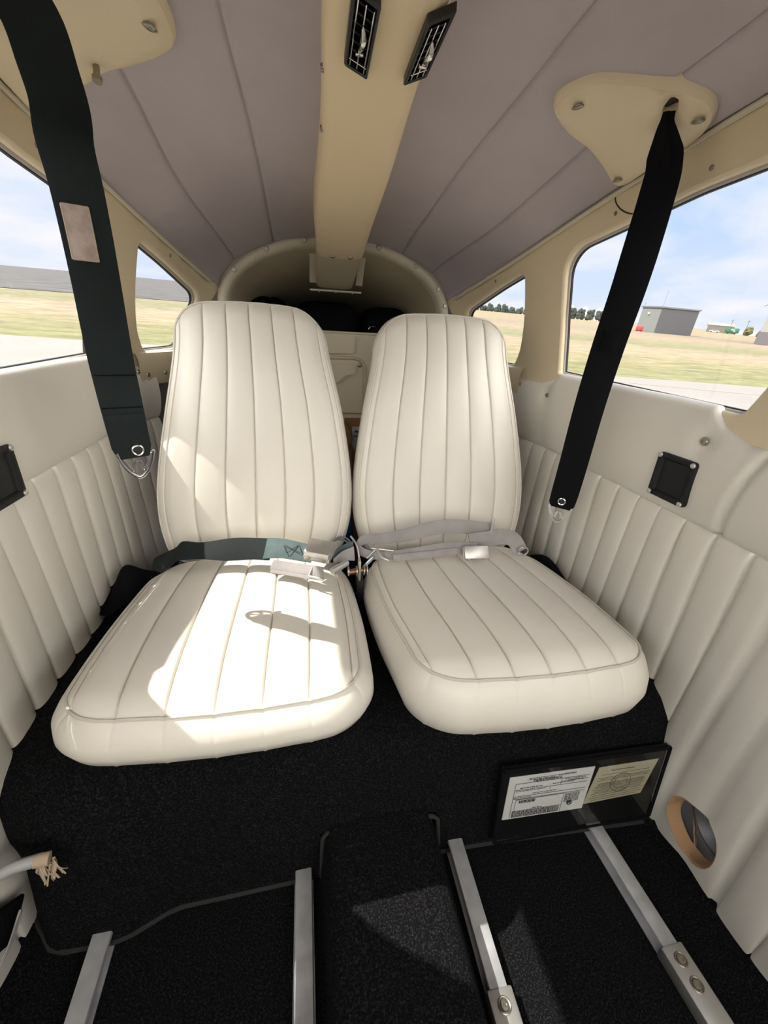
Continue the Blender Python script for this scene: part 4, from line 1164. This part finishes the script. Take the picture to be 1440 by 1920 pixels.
# ------------------------------------------------------------------ front of the cabin (behind the photographer): lets the daylight in
fw = empty('wall_front'); tag(fw, kind='structure')
m = MB(); m.box((0, YF-.32, .32), (1.0, .03, .64)); m.build('instrument_panel', blackplastic, fw, smooth=False)
m = MB(); m.box((0, YF-.30, .66), (1.0, .30, .02), None, .006); m.build('glareshield', blackcloth, fw)
for s in (-1, 1):
    m = MB(); m.grid([[(s*.495, y, z) for z in (0, .3, .66)] for y in (YF, YF-.45)]); m.build('kick_panel', wallvinyl, fw, smooth=False)
    m = MB(); m.tube([(s*.45, YF, 1.08), (s*.49, YF-.45, .66)], .022, 12); m.build('windscreen_post', tan, fw)
ws = MB(); P = []
for i in range(17):
    x = -.46+.92*i/16; zc_ = 1.08+(.07)*(1-(x/.46)**2)
    P.append([(x, YF, zc_), (x*1.02, YF-.22, .89+.03*(1-(x/.46)**2)), (x*1.05, YF-.46, .66)])
ws.grid(P); o = empty('window_7'); tag(o, kind='structure'); ws.build('pane', glass, o, ang=None)

# ------------------------------------------------------------------ outside: apron, field, buildings, trees
GX = Vector((.99978, -.0, -.021)).normalized(); GN = Vector((.021, -.065, .998)).normalized(); GY = GN.cross(GX).normalized(); GX = GY.cross(GN)
G = Matrix.Identity(4)
org = Vector((-.096, 0, .78))-GN*1.45
for r in range(3): G[r][0], G[r][1], G[r][2], G[r][3] = GX[r], GY[r], GN[r], org[r]
def gobj(o, loc=(0, 0, 0), rz=0.): o.matrix_world = G @ Matrix.Translation(Vector(loc)) @ Matrix.Rotation(rz, 4, 'Z'); return o

def grass_mat():
    m = bpy.data.materials.new('dry_grass_field'); m.use_nodes = True; nt = m.node_tree; b = nt.nodes['Principled BSDF']
    b.inputs['Roughness'].default_value = .95; b.inputs['Specular IOR Level'].default_value = .1
    t = nt.nodes.new('ShaderNodeTexCoord'); sp_ = nt.nodes.new('ShaderNodeSeparateXYZ'); nt.links.new(t.outputs['Object'], sp_.inputs[0])
    mp = nt.nodes.new('ShaderNodeMapping'); mp.inputs['Scale'].default_value = (.06, .25, 1); nt.links.new(t.outputs['Object'], mp.inputs[0])
    n = nt.nodes.new('ShaderNodeTexNoise'); n.inputs['Scale'].default_value = 1.4; n.inputs['Detail'].default_value = 8; n.inputs['Roughness'].default_value = .65
    nt.links.new(mp.outputs[0], n.inputs['Vector'])
    # distance bands measured square to the apron edge
    mr = nt.nodes.new('ShaderNodeMapRange'); mr.inputs['From Min'].default_value = 10; mr.inputs['From Max'].default_value = 90
    nt.links.new(sp_.outputs['Y'], mr.inputs['Value'])
    ad = nt.nodes.new('ShaderNodeMath'); ad.operation = 'MULTIPLY_ADD'; nt.links.new(n.outputs['Fac'], ad.inputs[0]); ad.inputs[1].default_value = .16; nt.links.new(mr.outputs[0], ad.inputs[2])
    sb_ = nt.nodes.new('ShaderNodeMath'); sb_.operation = 'SUBTRACT'; nt.links.new(ad.outputs[0], sb_.inputs[0]); sb_.inputs[1].default_value = .08
    r = nt.nodes.new('ShaderNodeValToRGB'); nt.links.new(sb_.outputs[0], r.inputs[0]); e = r.color_ramp.elements
    e[0].position = 0.0; e[0].color = (0.165, 0.159, 0.083, 1)
    e[1].position = 1.0; e[1].color = (0.207, 0.171, 0.110, 1)
    for p, c_ in ((.05, (0.152, 0.146, 0.076)), (.10, (0.201, 0.171, 0.104)), (.17, (0.238, 0.185, 0.131)), (.25, (0.152, 0.146, 0.085)), (.34, (0.183, 0.162, 0.098)), (.45, (0.213, 0.171, 0.122)), (.7, (0.189, 0.155, 0.112))):
        k = e.new(p); k.color = (*c_, 1)
    # fine tufts
    n2 = nt.nodes.new('ShaderNodeTexNoise'); n2.inputs['Scale'].default_value = 2.2; n2.inputs['Detail'].default_value = 10; n2.inputs['Roughness'].default_value = .75
    nt.links.new(t.outputs['Object'], n2.inputs['Vector'])
    mx = nt.nodes.new('ShaderNodeMixRGB'); mx.blend_type = 'OVERLAY'; mx.inputs[0].default_value = .55
    nt.links.new(r.outputs['Color'], mx.inputs[1]); nt.links.new(n2.outputs['Color'], mx.inputs[2])
    hs = nt.nodes.new('ShaderNodeRGBToBW'); nt.links.new(n2.outputs['Color'], hs.inputs[0]); nt.links.new(hs.outputs[0], mx.inputs[2])
    n3 = nt.nodes.new('ShaderNodeTexNoise'); n3.inputs['Scale'].default_value = 1.1; n3.inputs['Detail'].default_value = 12; n3.inputs['Roughness'].default_value = .8
    mp3 = nt.nodes.new('ShaderNodeMapping'); mp3.inputs['Scale'].default_value = (.6, 1.6, 1); nt.links.new(t.outputs['Object'], mp3.inputs[0]); nt.links.new(mp3.outputs[0], n3.inputs['Vector'])
    r3 = nt.nodes.new('ShaderNodeMapRange'); r3.inputs['From Min'].default_value = .32; r3.inputs['From Max'].default_value = .68; r3.inputs['To Min'].default_value = .55; r3.inputs['To Max'].default_value = 1.45
    nt.links.new(n3.outputs['Fac'], r3.inputs['Value'])
    vm = nt.nodes.new('ShaderNodeVectorMath'); vm.operation = 'SCALE'; nt.links.new(mx.outputs[0], vm.inputs[0]); nt.links.new(r3.outputs[0], vm.inputs['Scale'])
    nt.links.new(vm.outputs[0], b.inputs['Base Color'])
    return m
field_m = grass_mat()
gr = MB(); gr.grid([[(x, y, -.02) for y in (-900, -40, 11, 60, 250, 900)] for x in (-900, -100, 0, 100, 900)]); o = gr.build('ground', field_m, None, smooth=False); tag(o, kind='structure'); gobj(o)
concrete = mat('pale_concrete', (.185, .168, .150), .85, bump=[('noise', 3, .3, .01)], noise=(.8, (.20, .184, .166), .3, .7))
ap = MB()
edge = [(-60, 11.5), (-7, 11.6), (0, 11.5), (7.4, 11.3), (13.9, 10.9), (60, 9.5)]
ap.grid([[(x, -60, 0), (x, 0, 0), (x, y+.15*sin(x*1.7), 0)] for x, y in edge]); o = ap.build('apron', concrete, None, smooth=False); tag(o, kind='structure'); gobj(o)
darkfield = mat('dark_ploughed_field', (.038, .038, .040), .95, noise=(.35, (.085, .075, .066), .35, .68))
m = MB()
m.grid([[(x, y0, .01), (x, y0*1.15, .02), (x, y1, .05)] for x, y0, y1 in ((-400, 44, 850), (-120, 42, 850), (-25, 36, 850), (-5, 39, 850), (8, 60, 700), (20, 160, 400))])
o = m.build('ploughed_field', darkfield, None, smooth=False); tag(o, kind='structure'); gobj(o)
# expansion joint lines in the apron
jm = mat('joint_dark', (.20, .18, .16), .9)
m = MB(); m.box((-9.5, 9.3, .004), (7, .03, .004), (Vector((.96, .28, 0)), Vector((-.28, .96, 0)), Vector((0, 0, 1)))); m.box((10.0, 9.6, .004), (5, .03, .004), (Vector((.97, -.22, 0)), Vector((.22, .97, 0)), Vector((0, 0, 1))))
o = m.build('apron_joint', jm, None, smooth=False); tag(o, kind='structure'); gobj(o)

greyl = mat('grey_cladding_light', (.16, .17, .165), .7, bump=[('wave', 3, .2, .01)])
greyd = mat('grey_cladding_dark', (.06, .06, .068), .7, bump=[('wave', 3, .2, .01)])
greyroof = mat('grey_roof_edge', (.12, .12, .13), .6)
cream = mat('cream_metal', (.26, .24, .18), .6)
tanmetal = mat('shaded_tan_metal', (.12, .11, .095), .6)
whitem = mat('white_metal', (.42, .42, .41), .5)

def building(name, loc, rz, sx, sy, h, mats, label, over=.12, slope=0.):
    root = empty(name); tag(root, label, 'building'); gobj(root, loc, rz)
    def part(nm, mb, mm, smooth=False):
        o = mb.build(nm, mm, None, smooth=smooth); o.parent = root; return o
    for yq in (0, sy):
        m = MB(); m.box((sx/2, yq, h/2), (sx, .12, h)); part('wall', m, mats[0])
    m = MB(); m.box((0, sy/2, h/2), (.12, sy, h)); part('end_wall', m, mats[1])
    m = MB(); m.box((sx, sy/2, h/2), (.12, sy, h)); part('end_wall', m, mats[1])
    m = MB(); m.box((sx/2, sy/2, h+.08), (sx+2*over, sy+2*over, .22)); part('roof', m, mats[2])
    return root, part
r1, part = building('equipment_shed', (62.5, 71.9, 0), math.radians(-10.5), 6.7, 6.2, 4.1, (greyd, greyl, greyroof), 'grey flat roofed shed standing on the grass to the right', over=.25)
m = MB(); m.tube([(.05, .05, 4.2), (.05, .05, 6.9)], .03, 6); o = part('antenna', m, greyroof)
m = MB(); m.tube([(.05, 6.0, 4.2), (.05, 6.0, 5.0)], .03, 6); o = part('antenna', m, greyroof)
m = MB(); m.box((-.15, 3.4, 3.1), (.2, .5, .4), None, .05); o = part('wall_lamp', m, whitem)
# red items by the shed
rm = mat('red_paint', (.35, .03, .035), .5)
for (dx, dy, w_, h_, lb_) in ((60.7, 73.6, 1.1, .75, 'red cart at the foot of the grey shed'),):
    m = MB(); m.box((0, 0, h_/2+.1), (w_, .7, h_), None, .08); root = empty('red_cart'); tag(root, lb_, 'cart'); gobj(root, (dx, dy, 0), -.2)
    o = m.build('body', rm, None); o.parent = root
    for q in (-.35, .35):
        m = MB(); m.tube([(q, -.3, .12), (q, .3, .12)], .12, 10); o = m.build('wheel', rubber, None); o.parent = root

# cream hangar far behind
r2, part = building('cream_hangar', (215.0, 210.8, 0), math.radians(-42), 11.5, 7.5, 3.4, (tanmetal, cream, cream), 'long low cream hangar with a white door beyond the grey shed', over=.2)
m = MB(); m.prism([(-.2, -.2, 3.45), (-.2, 7.7, 3.45), (-.2, 3.75, 4.7)], (11.9, 0, 0)); part('gable_roof', m, cream)
m = MB(); m.box((-.1, 3.6, 1.25), (.1, 3.2, 2.5)); part('door', m, whitem)
r3, part = building('white_shed', (222.5, 201.3, 0), math.radians(-42), 9, 5, 1.4, (whitem, cream, whitem), 'low white roofed shed far behind the parked car and green trailer', over=.1)

# right edge metal building
ribm = mat('ribbed_metal', (.26, .26, .25), .5, metal=.0, bump=[('wave', 2.2, .6, .05)])
skirt = mat('grey_block', (.11, .10, .105), .8)
root = empty('metal_building'); tag(root, 'ribbed pale metal building with grey base cut off by the right picture edge', 'building'); gobj(root, (65.4, 55.3, 0), math.radians(-62))
m = MB(); m.box((6, 3, .85), (12, 6, 1.7)); o = m.build('base_wall', skirt, None, smooth=False); o.parent = root
m = MB(); m.box((6, 3, 4.6), (11.8, 5.8, 5.8)); o = m.build('ribbed_wall', ribm, None, smooth=False); o.parent = root
m = MB(); m.box((6, 3, 7.6), (12.4, 6.4, .3)); o = m.build('roof', whitem, None, smooth=False); o.parent = root
m = MB(); m.prism([(-.9, .3, 5.0), (-.9, .9, 5.0), (0, 1.0, 5.5), (0, .2, 5.5)], (0, 0, .12)); o = m.build('flood_lamp', whitem, None, smooth=False); o.parent = root

# car and trailer
root = empty('white_car'); tag(root, 'tiny white car parked in front of the cream hangar', 'car'); gobj(root, (199.5, 191.0, 0), math.radians(-45))
m = MB(); m.prism([(-2.1, -.85, .35), (-2.1, -.85, .85), (-1.3, -.85, .95), (-.8, -.85, 1.4), (.7, -.85, 1.4), (1.3, -.85, .95), (2.1, -.85, .8), (2.1, -.85, .35)], (0, 1.7, 0)); o = m.build('body', whitem, None, smooth=False); o.parent = root
m = MB(); m.prism([(-1.15, -.88, .95), (-.75, -.88, 1.32), (.65, -.88, 1.32), (1.1, -.88, .95)], (0, 1.76, 0)); o = m.build('window_glass', blackplastic, None, smooth=False); o.parent = root
for x in (-1.3, 1.3):
    for y in (-.8, .8):
        m = MB(); m.tube([(x, y-.1, .33), (x, y+.1, .33)], .33, 14); o = m.build('wheel', rubber, None); o.parent = root
gm = mat('dark_green_paint', (.02, .10, .06), .5)
root = empty('green_trailer'); tag(root, 'dark green trailer parked right of the white car', 'trailer'); gobj(root, (205.6, 187.3, 0), math.radians(-45))
m = MB(); m.box((0, 0, 1.6), (5.6, 2.2, 2.2), None, .3); o = m.build('body', gm, None); o.parent = root
m = MB(); m.box((.3, -1.13, 1.9), (1.6, .05, .5)); m.box((1.0, -1.13, 1.2), (.8, .05, .3)); o = m.build('pale_marking', whitem, None, smooth=False); o.parent = root
for x in (-1.4, 1.4):
    m = MB(); m.tube([(x, -1.0, .4), (x, 1.0, .4)], .4, 12); o = m.build('wheel', rubber, None); o.parent = root
polem = mat('pole_wood', (.10, .09, .08), .9)
for (px_, py_, h_, lb_) in ((220.8, 203.0, 6.8, 'thin utility pole rising behind the cream hangar roof'), (225.4, 198.0, 6.9, 'thin utility pole standing right of the cream hangar')):
    root = empty('utility_pole'); tag(root, lb_, 'pole', 'utility poles'); gobj(root, (px_, py_, 0))
    m = MB(); m.tube([(0, 0, 0), (0, 0, h_)], .12, 6); o = m.build('post', polem, None); o.parent = root
    m = MB(); m.box((0, 0, h_-.5), (1.6, .12, .14), (Vector((.7, -.7, 0)), Vector((.7, .7, 0)), Vector((0, 0, 1)))); o = m.build('crossarm', polem, None, smooth=False); o.parent = root
# white storage tanks behind the trees
for i, (tx, ty, rr, hh, lb_) in enumerate(((169, 271, 2.0, 7.9, 'left white storage tank above the dark trees'), (176, 266, 2.0, 7.7, 'middle white storage tank above the dark trees'), (183, 261, 2.0, 7.4, 'right white storage tank above the dark trees'))):
    m = MB(); P = []
    for k in range(20):
        t = 2*pi*k/20; P.append([(rr*cos(t), rr*sin(t), 0), (rr*cos(t), rr*sin(t), hh*.75)]+[(rr*cos(t)*cos(a), rr*sin(t)*cos(a), hh*.75+hh*.25*sin(a)) for a in (.4, .8, 1.2, 1.55)])
    m.grid(P, closed_u=True); o = m.build('storage_tank', whitem, None); tag(o, lb_, 'tank', 'white tanks behind the trees'); gobj(o, (tx, ty, 0))

leafm = mat('dark_foliage', (.03, .04, .033), .9, noise=(1.2, (.045, .055, .042), .35, .7))
barkm = mat('bark', (.07, .055, .045), .9)
def tree(loc, h, r, seed, label, shrub=False, m_=None):
    rnd = random.Random(seed); root = empty('shrub' if shrub else 'tree'); tag(root, label, 'shrub' if shrub else 'tree', None if shrub else 'trees along the far edge of the field'); gobj(root, loc)
    m = MB(); m.tube([(0, 0, 0), (0, 0, h*.5)], [r*.09, r*.05], 6); o = m.build('trunk', barkm, None); o.parent = root
    bm = bmesh.new()
    for k in range(14):
        a = rnd.uniform(0, 2*pi); q = rnd.uniform(0, .4)*r; zz_ = h*rnd.uniform(.16, .84); s = r*rnd.uniform(.62, .85)*(1.15-.5*zz_/h)
        ret = bmesh.ops.create_icosphere(bm, subdivisions=2, radius=s, matrix=Matrix.Translation((q*cos(a), q*sin(a), zz_)))
        for v in ret['verts']:
            v.co += (v.co-Vector((q*cos(a), q*sin(a), zz_)))*rnd.uniform(-.22, .25)
    me = bpy.data.meshes.new('crown'); bm.to_mesh(me); bm.free(); me.materials.append(m_ or leafm)
    o = bpy.data.objects.new('crown', me); COL.objects.link(o); o.parent = root
i = 0
desc = 'dark tree in the far tree line seen through the right rear windows'
rt = random.Random(11)
for k in range(9):   # through the main right window
    f = k/8; i += 1
    tree((159+17.5*f, 254.4-11*f+(k % 2)*1.2, 0), rt.uniform(5.6, 7.0), 1.6, i, 'dark tree in the dense tree line left of the black shoulder belt')
for k in range(15):   # through the quarter window
    f = k/14; i += 1
    tree((107+29*f, 280-13*f+(k % 2)*1.3, 0), rt.uniform(2.8, 5.0), 1.45, i, 'small dark tree on the horizon seen through the right quarter window')
bushm = mat('yellow_green_foliage', (.09, .095, .04), .9)
tree((200.5, 174.5, 0), 3.8, 1.7, 91, 'loose yellow-green bush left of the ribbed metal building', True, bushm)
tree((204.6, 171.4, 0), 3.2, 1.5, 92, 'dark bush touching the left edge of the ribbed metal building', True)
